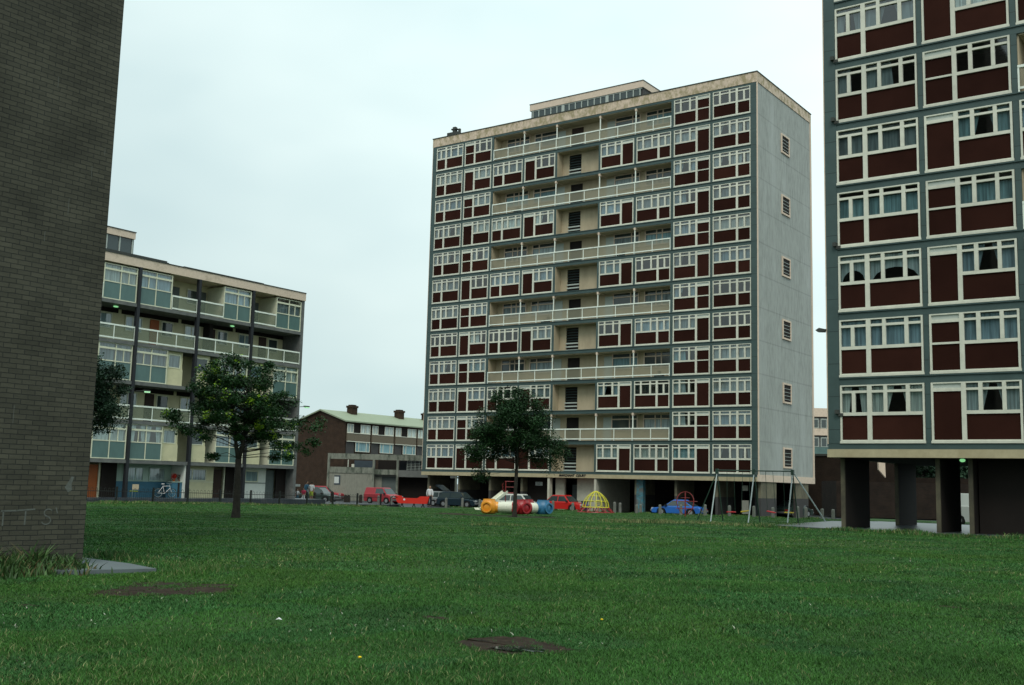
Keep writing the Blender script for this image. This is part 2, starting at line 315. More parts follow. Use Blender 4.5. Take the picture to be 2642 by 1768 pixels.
def addjoint(m, jy, k_=.8, wdt=.05):
    t = m.node_tree; n = t.nodes; l = t.links; b = n['Principled BSDF']; src = b.inputs['Base Color'].links[0].from_socket
    g = n.new('ShaderNodeNewGeometry'); s_ = n.new('ShaderNodeSeparateXYZ'); l.new(g.outputs['Position'], s_.inputs[0])
    w = n.new('ShaderNodeMath'); w.operation = 'PINGPONG'; w.inputs[1].default_value = jy / 2; l.new(s_.outputs['Z'], w.inputs[0])
    q = n.new('ShaderNodeMapRange'); q.inputs['From Min'].default_value = 0; q.inputs['From Max'].default_value = wdt; q.inputs['To Min'].default_value = k_; q.inputs['To Max'].default_value = 1; l.new(w.outputs[0], q.inputs['Value'])
    h = n.new('ShaderNodeHueSaturation'); l.new(src, h.inputs['Color']); l.new(q.outputs[0], h.inputs['Value']); l.new(h.outputs[0], b.inputs['Base Color'])
addjoint(M['pebble'], 2.65, .80, .09)
def orand(m, a):
    t = m.node_tree; n = t.nodes; l = t.links; b = n['Principled BSDF']; src = b.inputs['Base Color'].links[0].from_socket
    o = n.new('ShaderNodeObjectInfo'); q = n.new('ShaderNodeMapRange'); q.inputs['To Min'].default_value = 1 - a; q.inputs['To Max'].default_value = 1 + a; l.new(o.outputs['Random'], q.inputs['Value'])
    h = n.new('ShaderNodeHueSaturation'); l.new(src, h.inputs['Color']); l.new(q.outputs[0], h.inputs['Value']); l.new(h.outputs[0], b.inputs['Base Color'])
orand(M['maroon'], .22); orand(M['white'], .07)
for c_ in M['curtains']: orand(c_, .25)
M['entr'] = mat('off_white_entrance_render', (.50, .49, .40), .8, .12, 3, stain=(.36, .34, .26), sthr=(.55, .8))
M['orange_cur'] = mat('orange_curtain', (.35, .09, .03), .9, .1, 5)
M['lampgreen'] = emit('green_white_lamp', (.35, 1, .4), .55)
M['slate'] = mat('slate_blue_board', (.045, .062, .078), .7, .15, 2)
M['concrete_pave'] = mat('light_concrete_slab', (.105, .125, .13), .8, .1, 2, bump=.2)

# ------------------------------------------------------------------ ground: one sheet to the horizon
xs = sorted(set(list(np.arange(-140, 61, 4.0)) + [-2500, -1200, -500, -250, 150, 400, 1200, 2500]))
ys = sorted(set(list(np.arange(-40, 181, 4.0)) + [-2500, -1000, -300, -100, 250, 400, 900, 2500]))
mb = MB()
for y in ys:
    for x in xs: mb.v.append((x, y, float(G(x, y)) - .10))
nx = len(xs)
for j in range(len(ys) - 1):
    for i in range(nx - 1): mb.f.append((j * nx + i, j * nx + i + 1, (j + 1) * nx + i + 1, (j + 1) * nx + i)); mb.m.append(0)
struct(mb.build('ground', M['asphalt'], smooth=True))
# lawn: height-following sheet with undulation
def hn(x, y):
    return .020 * math.sin(x * .9 + 1.3 * math.sin(y * .5)) + .018 * math.sin(y * 1.1 + x * .35) + .012 * math.sin(x * 2.3 - y * 1.7)
def inpoly(x, y, P):
    c = False; n = len(P); j = n - 1
    for i in range(n):
        if (P[i][1] > y) != (P[j][1] > y) and x < (P[j][0] - P[i][0]) * (y - P[i][1]) / (P[j][1] - P[i][1]) + P[i][0]: c = not c
        j = i
    return c
LAWN = [(-59.6, -20), (-59.9, 66.0), (-56, 73.5), (-26.5, 76.5), (-19.5, 76.5), (-19.5, 54.8), (-17.6, 43.9), (-15.6, 42.6), (22, 42.6), (22, -20)]
BRK = (-15.5, 10.23)      # visible corner of the brick block
LS = 1.0
mb = MB(); idx = {}
def lv(x, y):
    k = (round(x, 3), round(y, 3))
    if k not in idx:
        idx[k] = len(mb.v); mb.v.append((x, y, float(G(x, y)) + hn(x, y)))
    return idx[k]
yy = -20.0
def lawn_x(y):
    # left and right limits of the lawn at y
    X = []
    for i in range(len(LAWN)):
        a, b = LAWN[i], LAWN[(i + 1) % len(LAWN)]
        if (a[1] <= y < b[1]) or (b[1] <= y < a[1]): X.append(a[0] + (b[0] - a[0]) * (y - a[1]) / (b[1] - a[1]))
    return min(X), max(X)
rows = [float(v) for v in np.arange(-19.9, 76.45, .6)]
NXL = 130; prev = None
for y in rows:
    a, b = lawn_x(y); row = []
    for i in range(NXL + 1):
        x = a + (b - a) * i / NXL; row.append(len(mb.v)); mb.v.append((x, y, float(G(x, y)) + hn(x, y)))
    if prev:
        for i in range(NXL): mb.f.append((prev[i], prev[i + 1], row[i + 1], row[i])); mb.m.append(0)
    prev = row
M['turf'] = mat('turf_soil', (.022, .066, .011), .95, .35, 6, bump=.9, bscale=16, stain=(.034, .058, .014), sthr=(.5, .7), sscale=.35)
struct(mb.build('lawn', M['turf'], smooth=True))
# ------------------------------------------------------------------ bare earth, puddle, slabs
def sheet(name, pts, dz, m, kind='structure', jit=0.0, seed=0, sub=5):
    rg = random.Random(seed); P = []
    n = len(pts)
    for i in range(n):
        a, b = pts[i], pts[(i + 1) % n]
        for k in range(sub):
            t = k / sub; P.append((a[0] + (b[0] - a[0]) * t + rg.uniform(-jit, jit), a[1] + (b[1] - a[1]) * t + rg.uniform(-jit, jit)))
    cx = sum(p[0] for p in P) / len(P); cy = sum(p[1] for p in P) / len(P)
    mb = MB(); rings = [1, .66, .33]
    for q in rings:
        for p in P:
            x = cx + (p[0] - cx) * q; y = cy + (p[1] - cy) * q
            mb.v.append((x, y, float(G(x, y)) + hn(x, y) + dz))
    mb.v.append((cx, cy, float(G(cx, cy)) + hn(cx, cy) + dz)); K = len(P)
    for r in range(2):
        for i in range(K): mb.f.append((r * K + i, r * K + (i + 1) % K, (r + 1) * K + (i + 1) % K, (r + 1) * K + i)); mb.m.append(0)
    for i in range(K): mb.f.append((2 * K + i, 2 * K + (i + 1) % K, 3 * K)); mb.m.append(0)
    o = mb.build(name, m, smooth=True); o['kind'] = kind; return o, P
E1 = [(-6.34, 8.02), (-6.38, 8.42), (-6.08, 8.74), (-5.56, 8.66), (-5.26, 8.40), (-5.22, 8.08), (-5.52, 7.80), (-5.9, 7.84)]
E2 = [(-12.1, 8.1), (-12.7, 8.85), (-13.1, 9.55), (-12.7, 9.95), (-11.5, 9.95), (-10.9, 9.2), (-11.3, 8.6), (-11.6, 8.2), (-11.8, 7.95)]
E3 = [(-29.5, 42.6), (-37.0, 44.8), (-38.5, 47.2), (-33.0, 48.2), (-28.5, 45.4)]
_, B1 = sheet('bare_ground', E1, .006, M['earth'], jit=.05, seed=1)
_, B2 = sheet('bare_ground', E2, .006, M['earth'], jit=.06, seed=2)
_, B3 = sheet('bare_ground', E3, .006, M['earth'], jit=.3, seed=3)
_, B4 = sheet('puddle', [(-5.92, 8.02), (-5.80, 8.22), (-5.48, 8.24), (-5.34, 8.06), (-5.58, 7.93)], .014, M['puddle'], jit=.02, seed=4)
small = []
for i, (px, dep) in enumerate([(1130, 12.0), (900, 15.5), (2440, 14.6), (100, 12.0)]):
    p = gp(px, dep); rr = random.uniform(.07, .14)
    s_, Q = sheet('bare_ground', [(p.x + math.cos(a) * rr * 1.5, p.y + math.sin(a) * rr) for a in [k * 1.05 for k in range(6)]], .005, M['earth'], jit=.05, seed=20 + i, sub=2)
    small.append(Q)
BARE = [B1, B2, B3] + small
# concrete slab beside the brick block
mb = MB(); mb.prism([(-15.49, 9.0), (-14.62, 9.50), (-14.22, 10.66), (-15.3, 10.95), (-16.9, 11.1), (-19.0, 11.1), (-19, 10.25), (-15.49, 10.25)], -.05, .045, 0, 'z')
struct(mb.build('pavement', M['concrete_pave']))
SLABP = [(-15.6, 9.3), (-14.62, 9.50), (-14.22, 10.66), (-15.3, 10.95), (-16.9, 11.1), (-19.0, 11.1), (-19, 9.3)]
# paved apron under the right tower
mb = MB(); mb.prism([(-17.9, 43.75), (-14.2, 42.75), (21, 42.75), (21, 57.5), (-17.5, 57.5), (-18.9, 54.2)], -.3, .055, 0, 'z')
struct(mb.build('pavement', M['paving']))
# raised walk in front of the left block
mb = MB(); mb.box(-64.9, -61.6, 14, 61.5, -1.0, -.045); struct(mb.build('pavement', M['paving']))
mb = MB(); mb.box(-73, -60.9, 61.5, 69.5, -1.0, -.42); struct(mb.build('pavement', M['asphalt']))
# far grass strip behind the right tower and to its left
mb = MB()
for (x0, x1, y0, y1, z) in [(-26.0, -15.2, 77.5, 84, -.40), (-15.0, 6, 60, 70, -.12)]:
    mb.box(x0, x1, y0, y1, z - .6, z)
struct(mb.build('grass_verge', M['turf']))

# ------------------------------------------------------------------ grass blades: nobody could count them
rng = np.random.default_rng(5)
def blades(name, P, h, w, lean, mats, midx):
    n = len(P); a = rng.uniform(0, 2 * np.pi, n); la = rng.uniform(0, 2 * np.pi, n)
    dx = np.cos(a) * w; dy = np.sin(a) * w
    V = np.empty((n, 5, 3)); lx = np.cos(la) * lean; ly = np.sin(la) * lean
    V[:, 0] = P + np.stack([-dx, -dy, -.004 * np.ones(n)], 1); V[:, 1] = P + np.stack([dx, dy, -.004 * np.ones(n)], 1)
    V[:, 2] = P + np.stack([dx * .7 + lx * .35, dy * .7 + ly * .35, h * .62], 1); V[:, 3] = P + np.stack([-dx * .7 + lx * .35, -dy * .7 + ly * .35, h * .62], 1)
    V[:, 4] = P + np.stack([lx, ly, h], 1)
    me = bpy.data.meshes.new(name); me.vertices.add(n * 5); me.vertices.foreach_set('co', V.reshape(-1))
    me.loops.add(n * 7); me.polygons.add(n * 2); b = np.arange(n)[:, None] * 5
    li = np.concatenate([b + np.array([0, 1, 2, 3]), b + np.array([3, 2, 4])], 1).reshape(-1)
    me.loops.foreach_set('vertex_index', li.astype(np.int32))
    ls = np.stack([np.arange(n) * 7, np.arange(n) * 7 + 4], 1).reshape(-1); me.polygons.foreach_set('loop_start', ls.astype(np.int32))
    me.polygons.foreach_set('loop_total', np.tile([4, 3], n).astype(np.int32))
    for m in mats: me.materials.append(m)
    me.polygons.foreach_set('material_index', np.repeat(midx, 2).astype(np.int32))
    me.update(); me.validate(); o = bpy.data.objects.new(name, me); COL.objects.link(o); return o
def inpolyv(X, Y, P):
    c = np.zeros(len(X), bool); n = len(P); j = n - 1
    for i in range(n):
        xi, yi = P[i][:2]; xj, yj = P[j][:2]
        if yi != yj: c ^= ((yi > Y) != (yj > Y)) & (X < (xj - xi) * (Y - yi) / (yj - yi) + xi)
        j = i
    return c
def vnoise(X, Y, s, seed):
    r = np.random.default_rng(seed); t = r.uniform(0, 1, (64, 64)); x = X / s; y = Y / s
    xi = np.floor(x).astype(int); yi = np.floor(y).astype(int); fx = x - xi; fy = y - yi; fx = fx * fx * (3 - 2 * fx); fy = fy * fy * (3 - 2 * fy)
    g = lambda a, b: t[a % 64, b % 64]
    return (g(xi, yi) * (1 - fx) + g(xi + 1, yi) * fx) * (1 - fy) + (g(xi, yi + 1) * (1 - fx) + g(xi + 1, yi + 1) * fx) * fy
def hnv(x, y):
    return .020 * np.sin(x * .9 + 1.3 * np.sin(y * .5)) + .018 * np.sin(y * 1.1 + x * .35) + .012 * np.sin(x * 2.3 - y * 1.7)
def scatter(d0, d1, dens, q0=-.62, q1=.74):
    A = (q1 - q0) * (d1 ** 2 - d0 ** 2) / 2; n = int(A * dens)
    d = np.sqrt(rng.uniform(d0 ** 2, d1 ** 2, n)); q = rng.uniform(q0, q1, n) * d
    X = FH.x * d + RH.x * q; Y = FH.y * d + RH.y * q
    ok = inpolyv(X, Y, LAWN) & ~((X < -15.45) & (Y < 10.3)) & ~inpolyv(X, Y, SLABP)
    for b in BARE:
        bx_ = sum(p[0] for p in b) / len(b); by_ = sum(p[1] for p in b) / len(b); q_ = .74 + .36 * vnoise(X, Y, .13, 77)
        ok &= ~(inpolyv(bx_ + (X - bx_) / q_, by_ + (Y - by_) / q_, b) & ~((vnoise(X, Y, .17, 55) > .70) & (rng.uniform(0, 1, n) < .5)) & (rng.uniform(0, 1, n) < .97))
    X = X[ok]; Y = Y[ok]; d = d[ok]
    return X, Y, d
def grassmat(name, c, rnd=.4, patch=True):
    return mat(name, c, .65, .42, .45, rnd=rnd, spec=.22, stain=(c[0] * 1.45, c[1] * 1.08, c[2] * .8), sthr=(.48, .70), sscale=.20)
M['grA'] = grassmat('grass_blade', (.037, .119, .020)); M['grB'] = grassmat('bluish_clover', (.033, .112, .026))
M['grC'] = mat('dry_straw_blade', (.20, .21, .09), .8, .2, 2, rnd=.4); M['grD'] = mat('clover_flower', (.42, .42, .34), .8, .1, 2, rnd=.3)
Ps = []; Hs = []; Wd = []; Ln = []; Mi = []
for (d0, d1, dens, h0, w0) in [(6.2, 11, 5600, .023, .0027), (11, 18, 2700, .023, .0040), (18, 30, 1000, .023, .0065), (30, 48, 330, .021, .011), (48, 84, 80, .020, .020)]:
    X, Y, d = scatter(d0, d1, dens); n = len(X)
    big = vnoise(X, Y, 1.7, 1); sm = vnoise(X, Y, .32, 2); cl = vnoise(X + 9, Y, 1.1, 3); dry = vnoise(X, Y + 5, 3.1, 4)
    h = h0 * (.55 + .5 * big + .55 * sm) * rng.uniform(.6, 1.35, n)
    m = np.where(cl > .62, 1, 0); u = rng.uniform(0, 1, n)
    m = np.where(u < .012 + .07 * np.clip(dry - .62, 0, 1) * 2, 2, m)
    w = w0 * rng.uniform(.6, 1.3, n) * np.where(m == 1, 1.25, 1)
    h = np.where(m == 2, h * 1.5, h)
    fl = (cl > .66) & (u > .9972) & (d < 26); m = np.where(fl, 3, m); w = np.where(fl, .006 + d * .0003, w)
    Z = G(X, Y) + hnv(X, Y)
    Ps.append(np.stack([X, Y, Z], 1)); Hs.append(h); Wd.append(w); Ln.append(h * rng.uniform(.3, 1.7, n)); Mi.append(m)
# rough straw-coloured tufts along edges
def tuftline(pts, n, spread, h0, h1, w, p_dry, leanf=.6):
    pts = np.array(pts, float); seg = rng.integers(0, len(pts) - 1, n); t = rng.uniform(0, 1, n)[:, None]
    c = pts[seg] * (1 - t) + pts[seg + 1] * t + rng.normal(0, spread, (n, 2))
    X, Y = c[:, 0], c[:, 1]; h = rng.uniform(h0, h1, n) * (.15 + .95 * vnoise(X, Y, .9, 8)) * .75
    Ps.append(np.stack([X, Y, G(X, Y) + hnv(X, Y)], 1)); Hs.append(h); Wd.append(np.full(n, w) * rng.uniform(.6, 1.3, n)); Ln.append(h * rng.uniform(.2, leanf * 1.6, n))
    Mi.append(np.where(rng.uniform(0, 1, n) < p_dry, 2, np.where(rng.uniform(0, 1, n) < .5, 1, 0)))
tuftline([(-59.4, 34), (-59.6, 47), (-59.7, 66)], 9000, .35, .10, .34, .02, .35)
tuftline([(-58, 73.2), (-45, 74.3), (-27, 75.8)], 9000, .35, .08, .28, .02, .22)
tuftline([(-17.9, 43.3), (-14.5, 42.5), (-9, 42.4), (0, 42.4)], 9000, .22, .10, .32, .012, .25)
tuftline([(-19.2, 43.3), (-22, 42.6), (-25, 42.9)], 5000, .45, .10, .30, .014, .6)
tuftline([(-18.4, 53.5), (-18.2, 46), (-17.9, 44)], 4000, .4, .08, .25, .014, .35)
tuftline([(-17.8, 11.9), (-15.6, 11.7), (-14.0, 11.3), (-13.4, 10.7)], 6000, .20, .05, .17, .005, .15)
tuftline([(-24, 31.5), (-19.2, 33.5)], 3500, .35, .08, .22, .010, .45)
g = blades('grass', np.concatenate(Ps), np.concatenate(Hs), np.concatenate(Wd), np.concatenate(Ln), [M['grA'], M['grB'], M['grC'], M['grD']], np.concatenate(Mi))
g['kind'] = 'stuff'; tag(g, 'short rough green grass with clover covering the whole lawn', 'grass')
# tall weeds along the foot of the brick wall
n = 6500; Y = 9.95 - rng.uniform(0, 1, n) * 6.6; X = -15.5 + np.abs(rng.normal(0, .42, n)) + .03
h = rng.uniform(.10, .42, n) * (.5 + .9 * vnoise(X, Y, .4, 9)) * np.clip(1.25 - (X + 15.5) * .8, .3, 1)
M['weed'] = mat('weed_leaf', (.045, .095, .025), .6, .35, 1.5, rnd=.4); M['weed2'] = mat('dry_weed_stalk', (.13, .11, .05), .8, .3, 2, rnd=.4)
wd_ = blades('weeds', np.stack([X, Y, G(X, Y) + hnv(X, Y)], 1), h, rng.uniform(.008, .026, n), h * rng.uniform(.3, 1.0, n), [M['weed'], M['weed2']], (rng.uniform(0, 1, n) < .17).astype(int))
wd_['kind'] = 'stuff'; tag(wd_, 'tall leafy weeds growing along the foot of the dark brick wall', 'weeds')
# dandelions and litter
M['dandelion'] = mat('dandelion_yellow', (.75, .50, .01), .7, .1, 9)
for (px, dep, lab, c) in [(945, 8.75, 'yellow dandelion in the grass left of the puddle', 1), (1557, 11.6, 'yellow dandelion in the grass up and right of the puddle', 1)]:
    p = gp(px, dep, .06); t = thing('dandelion', lab, 'flower', (p.x, p.y, p.z - .06), group='dandelions in the grass')
    mb = MB(); mb.tube([(0, 0, 0), (.005, 0, .04), (0, 0, .07)], .003, 5); mb.build('stem', M['grA'], t)
    mb = MB(); mb.ell((0, 0, .070), (.015, .015, .009), 10, 5); mb.build('flower_head', M['dandelion'], t)
p = gp(735, 10.9, .05); mb = MB()
mb.v = [(-.03, -.02, .02), (.024, -.02, .03), (.036, .012, .02), (.0, .025, .03), (-.028, .02, .022), (0, 0, .045)]; mb.f = [(0, 1, 5), (1, 2, 5), (2, 3, 5), (3, 4, 5), (4, 0, 5), (4, 3, 2, 1, 0)]; mb.m = [0] * 6
tag(mb.build('paper_scrap', M['cl_white'], loc=p), 'crumpled white paper scrap lying on the foreground grass', 'litter')
# ------------------------------------------------------------------ tower blocks
ST = 2.65; TW = 33.98; TD = 12.14
def winA(w, mir):
    """five-light window over two panels; big mullion on the narrow side"""
    f = MB(); g = MB(); pn = MB(); k = w / 3.28
    X = lambda a: (w - a * k) if mir else a * k
    def bx(m, a, b, y0, y1, z0, z1, mi=0):
        a, b = X(a), X(b); m.box(min(a, b), max(a, b), y0, y1, z0, z1, mi)
    for a, b in [(0, .07), (3.21, 3.28), (1.08, 1.26)]: bx(f, a, b, -.03, .08, .09, 2.27)
    for a, b, t in [(.47, .61, 2.0), (1.72, 1.86, 2.27), (2.58, 2.73, 2.27)]: bx(f, a, b, -.025, .08, 1.23, t)
    for a, b in [(.07, 1.08), (1.26, 3.21)]:
        bx(f, a, b, -.022, .08, 1.10, 1.23); bx(f, a, b, -.015, .075, .09, .14)
    for a, b in [(.07, 1.08), (1.26, 1.72), (1.86, 2.58), (2.73, 3.21)]: bx(f, a, b, -.018, .078, 2.0, 2.10)
    f.box(-.02, w + .02, -.045, .085, 0, .09); f.box(0, w, -.027, .082, 2.27, 2.32)
    for a, b in [(.07, 1.08), (1.26, 3.21)]: bx(pn, a, b, .03, .07, .14, 1.10)
    for a, b, z0, z1 in [(.07, .47, 1.23, 2), (.61, 1.08, 1.23, 2), (1.26, 1.72, 1.23, 2), (1.86, 2.58, 1.23, 2), (2.73, 3.21, 1.23, 2), (.07, 1.08, 2.1, 2.27), (1.26, 1.72, 2.1, 2.27), (1.86, 2.58, 2.1, 2.27), (2.73, 3.21, 2.1, 2.27)]:
        a, b = sorted((X(a), X(b))); g.poly([(a, .045, z0), (b, .045, z0), (b, .045, z1), (a, .045, z1)])
    return f, g, pn, [(X(.07), X(1.08)), (X(1.26), X(3.21))]
def winB(w, mir, full):
    f = MB(); g = MB(); pn = MB(); pl = MB(); k = w / 3.22
    X = lambda a: (w - a * k) if mir else a * k
    def bx(m, a, b, y0, y1, z0, z1):
        a, b = X(a), X(b); m.box(min(a, b), max(a, b), y0, y1, z0, z1)
    for a, b in [(0, .08), (3.14, 3.22), (1.10, 1.27)]: bx(f, a, b, -.03, .08, .09, 2.27)
    for a, b in [(1.71, 1.86), (2.54, 2.68)]: bx(f, a, b, -.025, .08, 1.23, 2.27)
    bx(f, 1.27, 3.14, -.022, .08, 1.10, 1.23); bx(f, 1.27, 3.14, -.015, .075, .09, .14); bx(f, .08, 1.10, -.015, .075, .09, .13)
    for a, b in [(1.27, 1.71), (1.86, 2.54), (2.68, 3.14)]: bx(f, a, b, -.018, .078, 2.0, 2.09)
    bx(f, .08, 1.10, -.02, .078, 1.97, 2.10)
    if not full: bx(f, .08, 1.10, -.016, .075, 1.13, 1.21)
    f.box(-.02, w + .02, -.045, .085, 0, .09); f.box(0, w, -.027, .082, 2.27, 2.32)
    bx(pn, 1.27, 3.14, .03, .07, .14, 1.10)
    if full: bx(pn, .08, 1.10, .03, .07, .13, 1.97)
    else: bx(pn, .08, 1.10, .03, .07, .13, 1.13); bx(pn, .08, 1.10, .03, .07, 1.21, 1.97)
    bx(pl, .08, 1.10, .02, .06, 2.10, 2.27)
    for a, b, z0, z1 in [(1.27, 1.71, 1.23, 2), (1.86, 2.54, 1.23, 2), (2.68, 3.14, 1.23, 2), (1.27, 1.71, 2.09, 2.27), (1.86, 2.54, 2.09, 2.27), (2.68, 3.14, 2.09, 2.27)]:
        a, b = sorted((X(a), X(b))); g.poly([(a, .045, z0), (b, .045, z0), (b, .045, z1), (a, .045, z1)])
    return f, g, pn, [(X(1.27), X(3.14))], pl
def curtain_mesh(spans, kind, z0=1.15, z1=2.25):
    c = MB(); y = .13
    for a, b in spans:
        a, b = sorted((a, b)); w = b - a
        if kind == 'full': c.poly([(a, y, z0), (b, y, z0), (b, y, z1), (a, y, z1)])
        elif kind == 'lower': c.poly([(a, y, z0), (b, y, z0), (b, y, 1.98), (a, y, 1.98)])
        elif kind == 'sides':
            q = .36 if w > 1.2 else .30
            c.poly([(a, y, z0), (a + w * q * .8, y, z0), (a + w * q * 1.2, y, z1), (a, y, z1)]); c.poly([(b - w * q * .8, y, z0), (b, y, z0), (b, y, z1), (b - w * q * 1.2, y, z1)])
        elif kind == 'arch':
            n = 8; pts = []
            for i in range(n):
                t0, t1 = i / n, (i + 1) / n; h0 = z0 + .55 * (1 - (2 * t0 - 1) ** 2) ** .6; h1 = z0 + .55 * (1 - (2 * t1 - 1) ** 2) ** .6
                c.poly([(a + w * t0, y, h0), (a + w * t1, y, h1), (a + w * t1, y, z1), (a + w * t0, y, z1)])
        elif kind == 'half': c.poly([(a, y, z0), (a + w * .55, y, z0), (a + w * .5, y, z1), (a, y, z1)])
    return c
CK = ['full', 'full', 'full', 'full', 'full', 'full', 'lower', 'sides', 'half', 'sides', 'none']
WCACHE = {}
def window_unit(parent, typ, mir, full, w, loc, rnd_, name='window', forced=None):
    key = (typ, mir, full, round(w, 2))
    if key not in WCACHE:
        if typ == 'A': f, g, pn, sp = winA(w, mir); pl = None
        else: f, g, pn, sp, pl = winB(w, mir, full)
        WCACHE[key] = dict(f=f.mesh('window', M['white']), g=g.mesh('glazing', M['glass']), p=pn.mesh('panel', M['maroon']), pl=pl.mesh('top_panel', M['pale']) if pl else None, sp=sp, c={})
    W = WCACHE[key]; o = put('window', W['f'], parent, loc)
    put('glazing', W['g'], o); put('panel', W['p'], o)
    if W['pl']: put('top_panel', W['pl'], o)
    kd, cm = forced or (rnd_.choice(CK), rnd_.choice([0, 0, 1, 1, 2, 3, 4]))
    if kd != 'none':
        if (kd, cm) not in W['c']: W['c'][(kd, cm)] = curtain_mesh(W['sp'], kd).mesh('curtain', M['curtains'][cm])
        put('curtain', W['c'][(kd, cm)], o)
    return o
BAYS = [(.52, 3.80, 'A', 0), (4.04, 7.26, 'B', 0), (7.52, 10.90, 'A', 0), (11.15, 14.52, 'B', 0), (19.35, 22.70, 'B', 1), (22.96, 26.26, 'A', 1), (26.54, 29.87, 'B', 1), (30.12, 33.42, 'A', 1)]
def tower(name, label, loc, zs, seed, detail):
    rn = random.Random(seed); T = thing(name, label, 'tower block', loc)
    zf = zs + 31.67; zr = zs + 32.51; bb = zs - .55
    # structure
    for a, b in [(0, .50), (3.82, 4.02), (7.28, 7.50), (26.28, 26.52), (29.89, 30.10), (33.44, 33.95)]:
        m = MB(); m.box(a, b, .004 if .4 < a < 33 else -.012, 1.2, zs - .0, zf - .004); m.build('pier', M['teal'], T)
    for k in range(1, 12):
        z0 = zs + ST * k - .33
        m = MB(); m.box(.502, 33.438, 0, 1.31, z0, z0 + .325)
        m.box(.502, 33.438, -.05, .0, z0 + .27, z0 + .32); m.build('floor_band', M['teal'], T)
    m = MB(); m.box(.502, 33.438, 0, 1.31, zf - .2, zf - .002); m.build('floor_band', M['teal'], T)
    m = MB(); m.box(.004, 33.976, 0, 1.31, zs - .226, zs - .004); m.build('floor_band', M['teal'], T)
    m = MB(); m.box(.25, 33.7, .25, TD - .25, bb - .012, bb + .1); m.build('added_shade_slab', M['soffit_shade'], T)  # dark slab added so the undercroft looks deep in shade
    m = MB(); m.box(-.03, 34.01, -.03, TD + .03, bb, zs - .23)
    m.build('base_band', M['band'], T)
    m = MB(); m.box(33.90, 34.035, -.034, TD + .034, bb - .003, zs - .02); m.build('base_trim', M['beige'], T)
    m = MB(); m.box(-.035, 34.015, -.035, TD + .035, zf, zr); m.build('fascia', M['beige_dirty'], T)
    m = MB(); m.box(-.08, 34.06, -.08, TD + .08, zr, zr + .07); m.build('roof_edge', M['roofedge'], T)
    for sx_ in (0, 1):
        x0, x1 = (33.60, 33.965) if sx_ else (.015, .38)
        m = MB(); m.box(x0, x1, 1.2, TD - .02, zs - .23, zf - .004); m.box(33.956 if sx_ else .015, 33.972 if sx_ else .02, .1, 1.25, zs - .23, zf - .004)
        m.build('side_wall', M['pebble'], T)
        for y0, y1 in [(-.022, .13), (TD - .22, TD + .04)]:
            m = MB(); m.box(33.952 if sx_ else -.02, 34.02 if sx_ else .02, y0, y1, zs - .02, zf); m.build('edge_trim', M['beige'], T)
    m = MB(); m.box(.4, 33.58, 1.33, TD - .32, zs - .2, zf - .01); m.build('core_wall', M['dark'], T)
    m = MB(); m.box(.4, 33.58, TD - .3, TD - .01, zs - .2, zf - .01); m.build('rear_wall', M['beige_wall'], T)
    # windows, balconies, stair recess
    for k in range(12):
        z = zs + ST * k; balc = (k % 2 == 1)
        for i, (a, b, ty, mi) in enumerate(BAYS):
            inner = 2 <= i <= 5
            if inner and balc: continue
            fc = {(0, 0): ('sides', 2), (0, 1): ('sides', 0), (1, 0): ('full', 1), (1, 1): ('full', 1), (2, 0): ('arch', 0), (2, 1): ('sides', 1), (3, 0): ('lower', 4), (3, 1): ('lower', 4), (4, 0): ('full', 3), (4, 1): ('sides', 4), (5, 0): ('half', 3), (5, 1): ('none', 0), (6, 0): ('sides', 3), (6, 1): ('full', 2)}.get((k, i)) if not detail else ({(1, 6): ('half', 0), (11, 7): ('none', 0), (0, 7): ('sides', 3)}.get((k, i)))
            window_unit(T, ty, bool(mi), k % 2 == 0, b - a, (a, 0, z), rn, forced=fc)
        if not balc:
            for a, b in [(10.92, 11.13), (14.54, 14.75), (19.13, 19.33), (22.72, 22.94)]:
                m = MB(); m.box(a, b, .005, 1.2, z - .002, z + 2.322); m.build('pier', M['teal'], T)
            m = MB(); m.box(14.6, 15.5, .9, 1.0, z, z + 2.32); m.box(16.78, 19.3, .9, 1.0, z, z + 2.32); m.box(15.5, 16.78, .9, 1.0, z + 2.12, z + 2.32)
            m.build('recess_wall', M['beige_wall'], T)
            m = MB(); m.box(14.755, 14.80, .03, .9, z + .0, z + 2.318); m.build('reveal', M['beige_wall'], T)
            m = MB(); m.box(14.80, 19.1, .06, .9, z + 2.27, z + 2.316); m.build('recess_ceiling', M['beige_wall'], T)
            w = MB()
            for q in range(5): w.box(15.5, 16.78, .86, 1.02, z + .95 + q * .24, z + .975 + q * .24, 1)
            for q in (.05, .36, .66): w.box(15.5, 16.78, .82, .9, z + q, z + q + .11, 2)
            w.box(15.5, 16.78, 1.05, 1.06, z, z + 2.12, 0)
            w.build('stair_window', [M['dark'], M['teal'], M['pale']], T)
        else:
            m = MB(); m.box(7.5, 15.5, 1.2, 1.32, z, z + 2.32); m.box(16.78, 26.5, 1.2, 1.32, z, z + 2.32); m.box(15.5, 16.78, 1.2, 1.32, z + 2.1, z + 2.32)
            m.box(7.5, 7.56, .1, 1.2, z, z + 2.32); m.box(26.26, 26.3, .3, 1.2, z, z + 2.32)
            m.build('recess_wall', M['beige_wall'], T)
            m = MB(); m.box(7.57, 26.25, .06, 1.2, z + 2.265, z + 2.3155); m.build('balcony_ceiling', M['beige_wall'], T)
            m = MB(); m.box(15.5, 16.78, 1.25, 1.28, z, z + 2.1); m.build('stair_door', M['dark'] if k < 11 else M['brown_door'], T)
